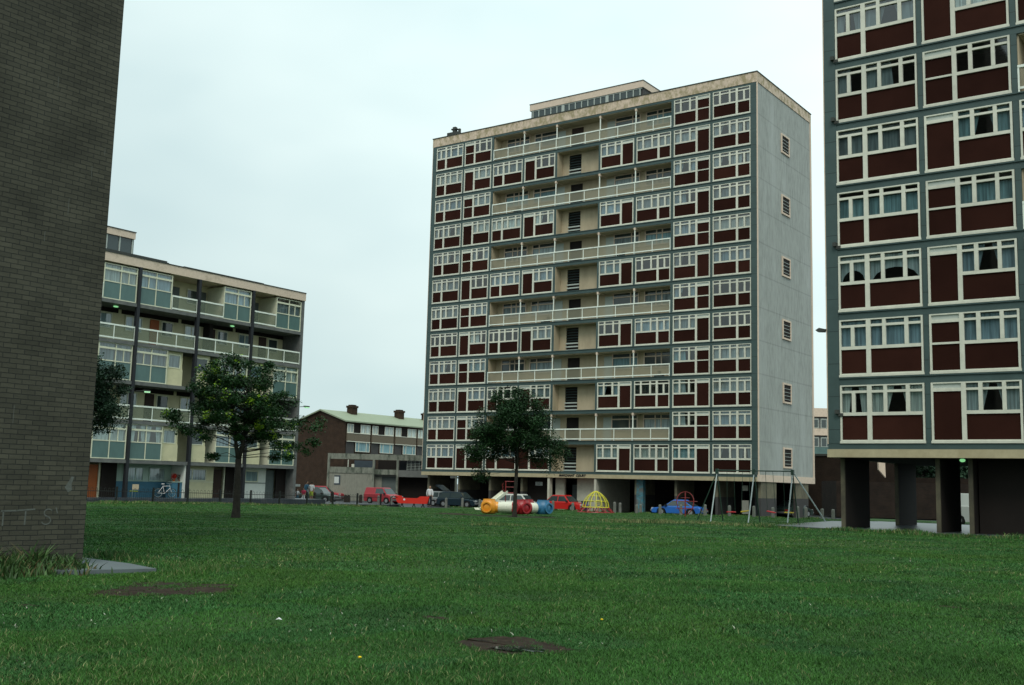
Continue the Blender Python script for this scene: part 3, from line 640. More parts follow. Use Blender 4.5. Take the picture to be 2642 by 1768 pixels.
            def bw(name, x0, ws, zb_, nar):
                o = MB(); gl = MB(); x = x0
                for wv in ws:
                    o.box(x, x + .1, 1.13, 1.2, zb_, z + 2.22); gl.poly([(x + .1, 1.17, zb_), (x + wv, 1.17, zb_), (x + wv, 1.17, z + 2.2), (x + .1, 1.17, z + 2.2)]); x += wv
                o.box(x, x + .1, 1.13, 1.2, zb_, z + 2.22); o.box(x0, x + .1, 1.125, 1.2, z + 1.82, z + 1.92); o.box(x0, x + .1, 1.12, 1.2, zb_ - .08, zb_); o.box(x0, x + .1, 1.12, 1.2, z + 2.2, z + 2.27)
                p = o.build('balcony_window', M['beige'], T); gl.build('glazing', M['carglass'], p)
                c = MB(); 
                if rn.random() < .75:
                    c.poly([(x0 + .15, 1.165, zb_), (x - .05, 1.165, zb_), (x - .05, 1.165, z + 1.8), (x0 + .15, 1.165, z + 1.8)]); c.build('curtain', M['curtains'][rn.choice([0, 1, 3, 4])], p)
            for s_ in (0, 1):
                X_ = (lambda a, w: a) if not s_ else (lambda a, w: 34.0 - a - w)
                bw('w', X_(8.2, 2.6), [.95, .55, 1.1] if not s_ else [1.1, .55, .95], z + .95, 0)
                bw('w', X_(11.4, 2.5), [.75, 1.75] if not s_ else [1.75, .75], z + .95, 0)
                d = MB(); xx = X_(14.05, .7) if not s_ else 19.3; d.box(xx, xx + .8, 1.17, 1.2, z, z + 2.05); d.build('flat_door', M['pale'], T)
            ra = MB(); ra.box(7.50, 26.28, -.03, .05, z + .95, z + 1.05); ra.box(7.50, 26.28, -.025, .045, z + .10, z + .19)
            st = [7.53, 9.2, 10.95, 12.8, 14.6, 16.15, 17.7, 19.2, 21.05, 22.8, 24.55, 26.24]
            for x in st: ra.box(x - .03, x + .03, -.02, .04, z - .06, z + .95)
            r_ = ra.build('railing', M['rail'], T)
            gp_ = MB()
            for i in range(len(st) - 1): gp_.poly([(st[i] + .03, .012, z + .19), (st[i + 1] - .03, .012, z + .19), (st[i + 1] - .03, .012, z + .95), (st[i] + .03, .012, z + .95)])
            gp_.build('glass_panel', M['balc_glass'], r_)
            for x in (11.0, 14.63, 19.23, 22.83):
                p_ = MB(); p_.box(x - .04, x + .04, .03, .11, z, z + 2.12); q_ = p_.build('balcony_post', M['rail'], T)
                c_ = MB(); c_.box(x - .09, x + .09, 0.0, .28, z + 2.10, z + 2.318); c_.box(x - .05, x + .05, .28, 1.2, z + 2.2, z + 2.318); c_.build('post_head', M['beige'], q_)
            lc = rn.choice([9.6, 12.9, 20.6, 24.5]); 
            if rn.random() < .8:
                it = MB()
                for q in range(3):
                    x = lc + q * .35 + rn.uniform(0, .1); it.box(x, x + .22, .5, .72, z + .0, z + rn.uniform(.2, .6))
                it.build('balcony_boxes', M['hair'], T)
    # vents on the right-hand side wall
    for k in range(6):
        z = zs + .62 + k * 2 * ST
        m = MB(); y0, y1, z0, z1 = 5.1, 6.95, z, z + 1.68; X0_, X1_ = 33.93, 34.05
        m.box(X0_, X1_, y0, y0 + .16, z0, z1); m.box(X0_, X1_, y1 - .16, y1, z0, z1); m.box(X0_, X1_ + .02, y0 + .16, y1 - .16, z0, z0 + .14); m.box(X0_, X1_, y0 + .16, y1 - .16, z1 - .14, z1)
        v = m.build('side_window', M['beige'], T)
        m = MB(); m.box(33.955, 33.985, y0 + .16, y1 - .16, z0 + .14, z1 - .14, 1)
        for q in range(4): m.box(33.96, 34.03, y0 + .16, y1 - .16, z0 + .33 + q * .29, z0 + .36 + q * .29, 0)
        m.build('louvre', [M['pale'], M['dark']], v)
    # penthouse
    px0, px1, py0, py1 = 8.85, 21.3, 4.0, 9.3; z0 = zr; z1 = zr + 3.12
    m = MB(); m.box(px0 - .05, px1 + .05, py0 - .05, py1, z1 - .62, z1); ph = m.build('roof_house', M['beige'], T)
    m = MB(); m.box(px0 - .09, px1 + .09, py0 - .09, py1 + .04, z1, z1 + .06); m.build('roof_edge', M['roofedge'], ph)
    m = MB(); m.box(px0 + .05, px1 - .05, py0 + .12, py1 - .1, z0, z1 - .6); m.build('wall', M['fin_paint'], ph)
    m = MB(); g_ = MB(); n = 17; dx = (px1 - px0 - .6) / n
    for i in range(n + 1):
        w_ = .32 if i in (5, 12) else .09
        m.box(px0 + .3 + i * dx - w_ / 2, px0 + .3 + i * dx + w_ / 2, py0, py0 + .1, z0, z1 - .6)
    m.box(px0 + .1, px1 - .1, py0 + .01, py0 + .09, z1 - .72, z1 - .62)
    m.build('window_frame', M['pale'], ph)
    g_.poly([(px0 + .2, py0 + .06, z0), (px1 - .2, py0 + .06, z0), (px1 - .2, py0 + .06, z1 - .6), (px0 + .2, py0 + .06, z1 - .6)]); g_.build('glazing', M['carglass'], ph)
    # columns at ground level
    us = [.06, .3, 4.0, 7.6, 11.15, 22.8, 26.5, 30.1, 33.72] if detail else [.3, 3.98, 5.17]
    for j, u_ in enumerate(us):
        for (y0, y1) in ((.55, 3.7), (7.9, 10.8)):
            if detail and j == 0: continue
            m = MB()
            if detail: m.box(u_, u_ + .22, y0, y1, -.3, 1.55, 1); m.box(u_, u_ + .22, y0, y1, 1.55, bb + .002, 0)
            else: m.box(u_, u_ + .17, y0 + .10, y1, -.3, bb + .002, 1); m.box(u_ + .005, u_ + .165, y0, y0 + .10, -.3, bb + .002, 0)  # fin sides coloured dark to paint in the shade under the tower
            m.build('column', [M['fin'] if detail else M['fin_shaded'], M['fin_paint'] if detail else M['brown_and_shade']], T)
    return T, zs, bb
main, mzs, mbb = tower('tower_block', 'whole tall tower block with cream balconies and a grey end wall, in the middle', (-67.6, 80.1, -.65), 3.38, 4, True)
# main tower ground floor
m = MB(); m.box(.6, 14.2, 5.6, 5.9, -.2, mbb); m.box(19.6, 30.0, 6.2, 6.5, -.2, mbb); m.box(11.4, 14.1, 1.3, 1.5, -.2, mbb); m.box(.5, 33.4, 11.2, 11.5, -.2, mbb); m.build('ground_floor_wall_and_shade', M['brown_and_shade'], main)  # boarded wall by the sign; the other walls added to darken the undercroft
m = MB(); m.box(14.38, 14.60, .04, .5, -.2, mbb + .002); m.build('entrance_column', M['entr'], main)
m = MB(); m.box(19.14, 19.36, .04, .5, -.2, mbb + .002); m.build('entrance_column', M['entr'], main)
m = MB(); m.box(14.6, 15.55, 1.0, 1.25, -.2, mbb); m.box(16.85, 19.14, 1.0, 1.25, -.2, mbb); m.box(19.1, 19.3, .5, 6, -.2, mbb); m.build('entrance_wall', M['entr'], main)
m = MB(); m.box(15.6, 16.8, 2.2, 2.28, -.1, 2.25); d = m.build('entrance_door', M['grey_door'], main)
m = MB(); m.box(16.15, 16.35, 2.16, 2.2, .9, 1.8); m.build('door_glass', M['dark'], d)
m = MB(); m.box(15.55, 16.85, 2.3, 2.5, -.1, mbb); m.build('lobby_wall', M['brown_and_shade'], main)
m = MB(); m.box(12.3, 13.05, 1.24, 1.28, 2.10, 2.42); sgn = m.build('sign_plate', M['sign'], main)
m = MB(); m.box(23.0, 23.6, .5, .95, -.2, mbb); m.build('column', M['graf_blue'], main)
m = MB(); m.box(32.35, 32.8, .7, .78, 2.1, 2.5); m.build('notice_board', M['conc_l'], main)
m = MB(); m.box(32.3, 32.85, .7, .78, .3, 1.35); m.build('notice_board', M['conc_l'], main)
m = MB(); m.box(32.0, 32.3, 4, 6.2, -.1, 2.3); m.build('store_door', M['grey_door'], main)
def text_mesh(name, s, size, m, parent, loc, rot, ext=.02, shear=0, sx=1):
    cu = bpy.data.curves.new(name, 'FONT'); cu.body = s; cu.size = size; cu.extrude = ext; cu.offset = .010 if size > .2 else 0; cu.shear = shear; cu.align_x = 'LEFT'
    o = bpy.data.objects.new(name + '_src', cu); COL.objects.link(o); bpy.context.view_layer.update()
    me = bpy.data.meshes.new_from_object(o.evaluated_get(bpy.context.evaluated_depsgraph_get())); bpy.data.objects.remove(o); bpy.data.curves.remove(cu)
    me.materials.clear(); me.materials.append(m); w = max(v.co.x for v in me.vertices)
    t = put(name, me, parent, loc); t.rotation_euler = rot; t.scale = (sx / w if sx != 1 else 1, 1, 1); return t
text_mesh('name_lettering', 'MARCHANT  COURT', .27, M['letters'], main, (15.62, -.045, mzs - .44), (math.radians(90), 0, 0), .015, .25, sx=2.75)
text_mesh('sign_lettering', 'NO BALL\nGAMES', .13, M['letters'], sgn, (12.4, 1.235, 2.30), (math.radians(90), 0, 0), .002, 0, sx=.55)
# roof clutter
m = MB(); m.box(1.0, 2.3, 1.5, 2.6, 0, .45); m.box(1.45, 1.8, 1.8, 2.1, .45, .95); m.box(1.3, 1.95, 1.75, 2.15, .72, .82); m.box(2.0, 2.2, 2, 2.2, .4, .8)
for v in range(len(m.v)): m.v[v] = (m.v[v][0] + .2, m.v[v][1] - .9, m.v[v][2] * 1.25 + mzs + 32.58)
m.build('roof_vent', M['roofedge'], main)
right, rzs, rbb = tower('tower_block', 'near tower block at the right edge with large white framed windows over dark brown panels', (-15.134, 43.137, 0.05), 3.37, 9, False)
m = MB(); m.box(5.4, 33.6, 1.2, 11.0, -.2, rbb); m.build('ground_floor_wall_and_shade', M['brown_and_shade'], right)
main['group'] = right['group'] = 'tower blocks'
# rust stain on the base band is part of the band; floodlight and brackets on the left pier
fl = MB(); fl.box(-.2, .0, -.03, .03, 8.01, 8.07); fl.prism([(-.44, 8.04), (-.34, 7.96), (-.06, 7.94), (-.02, 8.06), (-.28, 8.13)], -.08, .08)
o = fl.build('floodlight', M['roofedge']); o.location = (-15.134, 43.10, 0); tag(o, 'black floodlight on a bracket at the left corner of the near tower', 'floodlight')
brk = []
for z in (4.6, 11.45, 16.75, 19.4):
    b_ = MB(); b_.box(0, .14, -.16, 0, 0, .16); b_.box(.1, .3, -.06, 0, -.1, .02)
    brk.append((b_, z))
for i, (b_, z) in enumerate(brk): 
    o = b_.build('cable_bracket', M['roofedge'], right); o.location = (.34, -.012, z - .05 - .0)
# soffit lamp
o = MB(); o.ell((0, 0, 0), (.11, .11, .07), 10, 6); l_ = o.build('soffit_lamp', M['lampgreen'], smooth=True); l_.location = (-10.15, 43.7, 2.80); tag(l_, 'small round green-white lamp under the near tower soffit', 'lamp')
# ------------------------------------------------------------------ brick block at the left edge
bk = thing('brick_building', 'huge dark brown brick end wall filling the left edge, with chalked letters', 'building', (-15.5, 10.23, 0))
m = MB(); m.box(-14, 0, -34, 0, -.4, 34); m.build('wall', M['twall'], bk)
def stroke(pts, r=.013):
    m_ = MB()
    for a, b in zip(pts[:-1], pts[1:]):
        d = Vector((0, b[0] - a[0], b[1] - a[1])); n_ = Vector((0, -d.z, d.y)).normalized() * r
        A = Vector((0, a[0], a[1])); B = Vector((0, b[0], b[1]))
        f_ = [A - n_, B - n_, B + n_, A + n_]; m_.poly([(p.x + .003, p.y, p.z) for p in f_])
    return m_
gr = MB()
def addst(pts, r=.012):
    s_ = stroke(pts, r); b = len(gr.v); gr.v += s_.v; gr.f += [tuple(b + i for i in f) for f in s_.f]; gr.m += s_.m
addst([(-1.40, .88), (-1.15, .885)]); addst([(-1.36, .88), (-1.36, .66)])
addst([(-1.16, .885), (-.86, .905)]); addst([(-1.01, .895), (-1.015, .67)])
addst([(-.62 + .07 * math.cos(a) - .02, .85 + .055 * math.sin(a)) for a in [k * .35 + .6 for k in range(12)]] + [(-.66 + .01, .79)] + [(-.67 + .075 * math.cos(a), .735 + .06 * math.sin(a)) for a in [1.2 - k * .4 for k in range(11)]], .010)
addst([(-.52, .93), (-.49, .84)], .010)
gr.build('chalk_lettering', M['chalk'], bk)
rr = random.Random(3)
for i in range(12):
    st = MB(); y = -rr.uniform(.1, 4.2); z = rr.uniform(2.0, 7.5); h = rr.uniform(.08, .3); st.poly([(.003, y, z), (.003, y + .008, z), (.003, y + .008, z + h), (.003, y, z + h)]); st.build('paint_streak', M['chalk'], bk)
st = MB(); st.poly([(.0035, -.40, 1.24), (.0035, -.34, 1.16), (.0035, -.27, 1.20), (.0035, -.29, 1.29), (.0035, -.25, 1.40), (.0035, -.30, 1.41), (.0035, -.34, 1.33)]); st.build('paint_splash', M['chalk'], bk)
# ------------------------------------------------------------------ left block of flats (front faces +X)
LBZ = -.05
lb = thing('block_of_flats', 'six storey flats with green panels, white railings and black fins, behind the left tree', 'flats', (-63.67, 60.0, LBZ), math.radians(90))
# local x = along front (0 at right end, negative to the left), local y = depth
FL = [2.55 + 2.65 * k for k in range(5)]     # floor levels 1..5 (local z)
FINS = [-.10, -5.13, -10.18, -15.21, -20.24, -25.27, -30.3, -35.3]
XE = .19; XS = -40.4; ZF = 14.16 + 1.45 - LBZ; ZR = 14.76 + 1.45 - LBZ; D2 = 10
m = MB(); m.box(XS, XE, -.14, D2, ZF, ZR); m.build('fascia', M['beige'], lb)
m = MB(); m.box(XS, XE, -.18, D2, ZR, ZR + .06); m.box(-36, -12.7, .25, 8, ZR + .06, ZR + .20); m.box(-11.4, -3.9, .25, 8, ZR + .06, ZR + .20); m.box(-19, -12.9, .2, .5, ZR + .06, ZR + .28); m.build('roof_edge', M['roofedge'], lb)
m = MB(); m.box(-.12, XE - .02, -.05, D2, -1.0, ZF); m.build('end_wall', M['slab'], lb)
m = MB(); m.box(XS, -.13, 1.95, D2, -1.0, ZF - .01); m.build('core_wall', M['cream'], lb)
for x in FINS[1:]:
    m = MB(); m.box(x - .12, x + .10, -.16, .12, -.6, ZF); m.build('fin', M['blackfin'], lb)
for k, z in enumerate(FL):
    m = MB(); m.box(XS, -.13, -.10, 2.0, z - .26, z - .02); m.build('floor_slab', M['slab'], lb)
m = MB(); m.box(XS, -.13, .0, 2.0, -1.0, .0); m.build('plinth', M['roofedge'], lb)
rnl = random.Random(21)
def winbox(mir, key={}):
    if mir not in key:
        w = 2.60; f = MB(); g = MB(); p = MB(); X = (lambda a: w - a) if mir else (lambda a: a)
        def bx(m_, a, b, y0, y1, z0, z1):
            a, b = sorted((X(a), X(b))); m_.box(a, b, y0, y1, z0, z1)
        bx(f, 0, .07, -.03, .05, 0, 2.39); bx(f, 2.53, 2.6, -.03, .05, 0, 2.39); bx(f, 1.30, 1.36, -.025, .05, .06, 2.36); bx(f, 1.92, 1.97, -.02, .05, 1.22, 1.98)
        bx(f, .07, 2.53, -.02, .045, 0, .06); bx(f, .07, 2.53, -.022, .047, 1.15, 1.22); bx(f, .07, 2.53, -.035, .047, 1.95, 2.08); bx(f, .07, 2.53, -.02, .045, 2.34, 2.39)
        bx(f, 0, .07, .06, 1.9, 0, 2.39); bx(f, 2.53, 2.6, .06, 1.9, 0, 2.39)
        bx(p, .07, 2.53, .01, .035, .06, 1.15)
        for a, b, z0, z1 in [(.07, 1.30, 1.22, 1.95), (1.36, 1.92, 1.22, 1.95), (1.97, 2.53, 1.22, 1.95), (.07, 1.30, 2.08, 2.34), (1.36, 2.53, 2.08, 2.34)]:
            a, b = sorted((X(a), X(b))); g.poly([(a, .02, z0), (b, .02, z0), (b, .02, z1), (a, .02, z1)])
        key[mir] = (f.mesh('window', M['cream_frame']), g.mesh('glazing', M['glass']), p.mesh('panel', M['teal_panel']))
    return key[mir]
CM = {}
def place_box(x, z, mir):
    f, g, p = winbox(mir); o = put('window', f, lb, (x, 0, z)); put('glazing', g, o); put('panel', p, o)
    kd = rnl.choice(['full', 'full', 'full', 'lower', 'sides']); cm = rnl.choice([0, 1, 1, 2, 3])
    if (kd, cm) not in CM: CM[(kd, cm)] = curtain_mesh([(.1, 1.3), (1.36, 2.5)], kd, 1.16, 2.30).mesh('curtain', M['curtains'][cm])
    put('curtain', CM[(kd, cm)], o)
def railing(x0, x1, z, nseg, glassm=M['green_glass'], z0=.12, z1=1.0):
    r_ = MB(); r_.box(x0, x1, -.09, -.02, z + z1 - .09, z + z1 + .02); r_.box(x0, x1, -.085, -.025, z + .04, z + .14)
    for i in range(nseg + 1):
        x = x0 + (x1 - x0) * i / nseg; r_.box(x - .03 if i else x, x + .03 if i < nseg else x, -.08, -.03, z - .1, z + z1 - .09)
    o = r_.build('railing', M['rail'], lb); g_ = MB()
    for i in range(nseg):
        a = x0 + (x1 - x0) * i / nseg + .03; b = x0 + (x1 - x0) * (i + 1) / nseg - .03; g_.poly([(a, -.055, z + .14), (b, -.055, z + .14), (b, -.055, z + z1 - .09), (a, -.055, z + z1 - .09)])
    g_.build('glass_panel', glassm, o)
def backwin(x0, x1, y, z0, z1, split, par=None, curt=True, frame='cream_frame'):
    o = MB(); o.box(x0, x1, y - .06, y - .001, z0, z0 + .07); o.box(x0, x1, y - .06, y - .001, z1 - .1, z1); o.box(x0, x0 + .07, y - .055, y - .001, z0 + .07, z1 - .1); o.box(x1 - .07, x1, y - .055, y - .001, z0 + .07, z1 - .1)
    if split: o.box(x0 + (x1 - x0) * split - .035, x0 + (x1 - x0) * split + .035, y - .05, y - .001, z0 + .07, z1 - .1)
    w = o.build('window', M[frame], par or lb)
    g_ = MB(); g_.poly([(x0 + .05, y - .03, z0), (x1 - .05, y - .03, z0), (x1 - .05, y - .03, z1 - .05), (x0 + .05, y - .03, z1 - .05)]); g_.build('glazing', M['glass'] if curt else M['carglass'], w)
    if curt:
        c = MB(); c.poly([(x0 + .07, y - .012, z0 + .07), (x1 - .07, y - .012, z0 + .07), (x1 - .07, y - .012, z1 - .1), (x0 + .07, y - .012, z1 - .1)]); c.build('curtain', M['curtains'][rnl.choice([0, 1, 1, 3])], w)
for b in range(7):
    xr = FINS[b] - (.03 if b == 0 else .14); xl = FINS[b + 1] + .12
    mirr = (b == 2)                    # third bay from the right has its window box on the left
    for lev in (1, 3, 5):
        z = FL[lev - 1]
        if mirr: place_box(xl, z, True); ox0, ox1 = xl + 2.62, xr
        else: place_box(xr - 2.62, z, False); ox0, ox1 = xl, xr - 2.64
        if lev == 5:
            railing(ox0, ox1, z, 1, M['green_glass'])
            backwin(ox0 + .3, ox0 + 1.4, 1.94, z + 1.0, z + 2.1, 0, curt=False)
            m = MB(); m.box(ox1 - .75, ox1 - .1, 1.90, 1.94, z, z + 2.05); m.build('flat_door', M['grey_door'], lb)
        else:
            m = MB(); m.box(ox0, ox1 - .75, .12, .3, z, z + 1.15); m.box(ox0, ox1 - .75, .2, .3, z + 1.15, z + 2.39); m.build('recess_wall', M['cream'], lb)
            backwin(ox0 + .15, ox1 - .95, .2, z + 1.2, z + 2.2, 0, curt=(b % 2 == 0))
            m = MB(); m.box(ox1 - .74, ox1, 1.5, 1.55, z, z + 2.39); m.build('dark_gap', M['dark'], lb)  # dark sheet across an open gap, painting the shade inside it
    for lev in (2, 4):
        z = FL[lev - 1]; railing(xl, xr, z, 3)
        m = MB(); m.box(xl, xr, 1.93, 1.945, z + 2.1, z + 2.39); m.build('soffit_board', M['brown_and_shade'], lb)
        backwin(xl + .3, xl + 1.7, 1.93, z + .95, z + 2.05, .45)
        m = MB(); m.box(xl + 2.35, xl + 3.1, 1.88, 1.93, z, z + 2.05); m.build('flat_door', M['brown_door'] if (b + lev) % 3 else M['orange_door'], lb)
        backwin(xl + 3.3, xl + 4.3, 1.93, z + .95, z + 2.05, 0, curt=(b % 2 == 1))
        if b in (1, 3):
            m = MB(); m.box(xl + 2.0, xl + 2.32, 1.2, 1.93, z, z + 2.3); m.build('wing_wall', M['dark'], lb)
    # ground floor frontages, different for each flat
    if b == 0:
        m = MB(); m.box(xl, xl + 3.0, 1.0, 1.15, 0, 2.30); m.build('front_wall', M['whitepaint'], lb)
        backwin(xl + .35, xl + 2.2, 1.0, 1.22, 2.1, .32); m = MB(); m.box(xl, xl + 3.0, .97, .999, 1.12, 1.17); m.build('sill_band', M['grey_door'], lb)
        m = MB(); m.box(xl + 3.0, xl + 3.9, 1.05, 1.1, 0, 2.15); m.build('front_door', M['grey_door'], lb)
        m = MB(); m.box(xl + 3.9, xr, .8, .9, 0, 2.3); m.build('store_wall', M['brown_and_shade'], lb)
    elif b == 1:
        m = MB(); m.box(xl, xl + 3.0, 1.0, 1.15, 0, 2.30); m.build('front_wall', M['cream'], lb)
        backwin(xl + .4, xl + 2.3, 1.0, 1.22, 2.1, .35); m = MB(); m.box(xl, xl + 3.0, .97, .999, 1.12, 1.17); m.build('sill_band', M['cream_frame'], lb)
        m = MB(); m.box(xl + 3.05, xl + 3.85, 1.1, 1.15, 0, 2.1); m.build('front_door', M['brown_door'], lb)
        m = MB(); m.box(xl + 3.9, xl + 3.98, .9, 1.0, 0, 2.3); m.build('door_post', M['cream_frame'], lb)
        m = MB(); m.box(xl + 4.0, xr, .8, .9, 0, 2.3); m.build('store_wall', M['brown_and_shade'], lb)
    elif b == 2:
        m = MB(); m.box(xl, xr - .15, 1.45, 1.6, 1.08, 2.30); m.build('front_wall', M['ltblue'], lb)
        m = MB(); m.box(xl, xr - .15, 1.43, 1.6, 0, 1.08); m.build('lower_wall', M['bluepaint'], lb)
        backwin(xl + .6, xl + 2.3, 1.45, 1.12, 2.1, .62, frame='ltblue'); backwin(xl + 2.75, xl + 4.1, 1.45, 1.12, 2.1, 0, frame='ltblue')
        m = MB(); m.box(xr - .12, xr, .0, 1.6, 0, 2.30); m.build('wing_wall', M['whitepaint'], lb)
    else:
        m = MB(); m.box(xl, xl + 2.6, 1.0, 1.15, 0, 2.30); m.build('front_wall', M['cream'], lb)
        backwin(xl + .3, xl + 1.5, 1.0, 1.22, 2.1, .5)
        m = MB(); m.box(xl + 2.62, xl + 3.5, 1.05, 1.1, 0, 2.15); m.build('front_door', M['orange_door'], lb)
        m = MB(); m.box(xl + 3.5, xl + 3.6, .95, 1.05, 0, 2.3); m.build('door_post', M['cream_frame'], lb)
        m = MB(); m.box(xl + 3.62, xr, .8, .9, 0, 2.3); m.build('store_wall', M['brown_and_shade'], lb)
# roof house on the left block
m = MB(); m.box(-26, -13.87, 2.7, 7, 18.15 - LBZ, 18.62 - LBZ); rh = m.build('roof_house', M['beige'], lb)
m = MB(); m.box(-25.9, -13.95, 2.85, 6.9, ZR, 18.16 - LBZ); m.build('glazing', M['carglass'], rh)
m = MB()
for i in range(12): m.box(-14.06 - i * 1.04, -13.97 - i * 1.04, 2.78, 2.86, ZR, 18.15 - LBZ)
m.build('window_frame', M['pale'], rh)
m = MB(); m.box(-13.93, -13.88, 2.85, 6.9, ZR, 18.14 - LBZ); m.build('side_wall', M['slab'], rh)
m = MB(); m.box(-26.04, -13.83, 2.66, 7.04, 18.62 - LBZ, 18.68 - LBZ); m.build('roof_edge', M['roofedge'], rh)
# ------------------------------------------------------------------ wall lamps
def wall_lamp(loc, rz, label):
    t = thing('wall_lamp', label, 'lamp', loc, rz, 'green-lit lamps on the flats')
    m = MB(); m.tube([(0, 0, 0), (.5, 0, .05)], .03, 6); m.box(.45, .95, -.10, .10, .03, .12); m.build('bracket', M['roofedge'], t)
    m = MB(); m.box(.55, .93, -.085, .085, -.05, .03); m.build('lens', M['lampgreen'], t)
wall_lamp((-63.6, 60.2, 7.15), math.radians(90), 'lamp on a bracket at the right corner of the left block, green-lit')
wall_lamp((-63.5, 45.0, 7.10), math.radians(60), 'lit green lamp on the black fin above the small left tree')
for y, lab in [(43.4, 'lit ceiling lamp over the upper access deck nearest the brick wall'), (53.4, 'lit ceiling lamp over the upper access deck in the middle of the left block')]:
    m = MB(); m.ell((0, 0, 0), (.12, .20, .06), 10, 6); o = m.build('ceiling_lamp', M['lampgreen'], smooth=True); o.location = (-64.1, y, 12.72); tag(o, lab, 'lamp', 'green-lit lamps on the flats')
# ------------------------------------------------------------------ hoop-top railing in front of the left block
def fence(p0, p1, label):
    p0 = Vector(p0); p1 = Vector(p1); Ln_ = (p1 - p0).length; d = (p1 - p0) / Ln_; zr = lambda s: float(G(p0.x + d.x * s, p0.y + d.y * s)) 
    t = thing('hoop_railing', label, 'fence', (p0.x, p0.y, zr(0)), math.atan2(d.y, d.x)); b0 = zr(0)
    npost = int(Ln_ / 2.75)
    for i in range(npost + 1):
        s = i * 2.75; z = zr(s) - b0; m_ = MB(); m_.box(s - .05, s + .05, -.05, .05, z - .1, z + 1.02); m_.build('post', M['fence'], t)
    m_ = MB(); n = int(Ln_ / .155)
    for i in range(n):
        s = i * .155; z = zr(s) - b0
        if i % 2 == 0:
            m_.tube([(s, 0, z + .08), (s, 0, z + .84)] + [(s + .0775 - .0775 * math.cos(a), 0, z + .84 + .075 * math.sin(a)) for a in (.5, 1.05, 1.57, 2.1, 2.64)] + [(s + .155, 0, z + .84), (s + .155, 0, z + .08)], .011, 4, cap=False)
    m_.build('hoops', M['fence'], t)
    m_ = MB(); K = int(Ln_ / 2.75)
    for i in range(K):
        a, b = i * 2.75, (i + 1) * 2.75
        for zz in (.12, .72): m_.tube([(a, 0, zr(a) - b0 + zz), (b, 0, zr(b) - b0 + zz)], .018, 4)
    m_.build('rail', M['fence'], t)
fence((-60.4, 20.0, 0), (-60.6, 67.5, 0), 'long low hoop-topped dark metal railing along the left edge of the lawn')
# ------------------------------------------------------------------ distant brick terrace with green roof (front faces +X)
hs = thing('terrace_house', 'three storey brown brick terrace with pale green roof and two chimneys, between the blocks', 'house', (-109.83, 113.0, -.6), math.radians(90))
HL, HD_, ZE, ZG = 24.0, 10.0, 9.90 + .6, 11.50 + .6
m = MB(); m.poly([(0, 0, -.5), (0, HD_, -.5), (0, HD_, ZE), (0, HD_ / 2, ZG), (0, 0, ZE)][::-1]); m.build('gable_wall', M['hbrick'], hs)
m = MB(); m.poly([(HL, 0, -.5), (HL, HD_, -.5), (HL, HD_, ZE), (HL, HD_ / 2, ZG), (HL, 0, ZE)]); m.build('gable_wall', M['hbrick'], hs)
m = MB(); m.box(.01, HL - .01, .25, .35, -.5, ZE - .05); m.box(.01, HL - .01, HD_ - .3, HD_ - .02, -.5, ZE - .05); m.build('wall', M['hbrick2'], hs)
m = MB(); ov = .35
for s_ in (0, 1):
    y0, y1 = (-.3, HD_ / 2) if not s_ else (HD_ + .3, HD_ / 2); sl_ = (ZG - ZE) / (HD_ / 2)
    za = ZE - .3 * sl_
    m.poly([(-ov, y0, za), (HL, y0, za), (HL, y1, ZG + .0), (-ov, y1, ZG + .0)][::(1 if not s_ else -1)])
    m.poly([(-ov, y0, za + .18), (HL, y0, za + .18), (HL, y1, ZG + .2), (-ov, y1, ZG + .2)][::(1 if not s_ else -1)])
    m.poly([(-ov, y0, za), (-ov, y0, za + .18), (-ov, y1, ZG + .2), (-ov, y1, ZG)]); m.poly([(-ov, y0, za), (HL, y0, za), (HL, y0, za + .18), (-ov, y0, za + .18)])
rf = m.build('roof', M['roofgreen'], hs)
for x in (5.3, 15.9, 22.5):
    m = MB(); m.box(x - .6, x + .6, 3.5, 4.5, ZE + .6, ZG + .75); m.box(x - .7, x + .7, 3.4, 4.6, ZG + .75, ZG + 1.05); m.box(x - .45, x + .45, 3.6, 4.4, ZG + 1.05, ZG + 1.2); m.build('chimney', M['hbrick'], rf)
b0 = .6
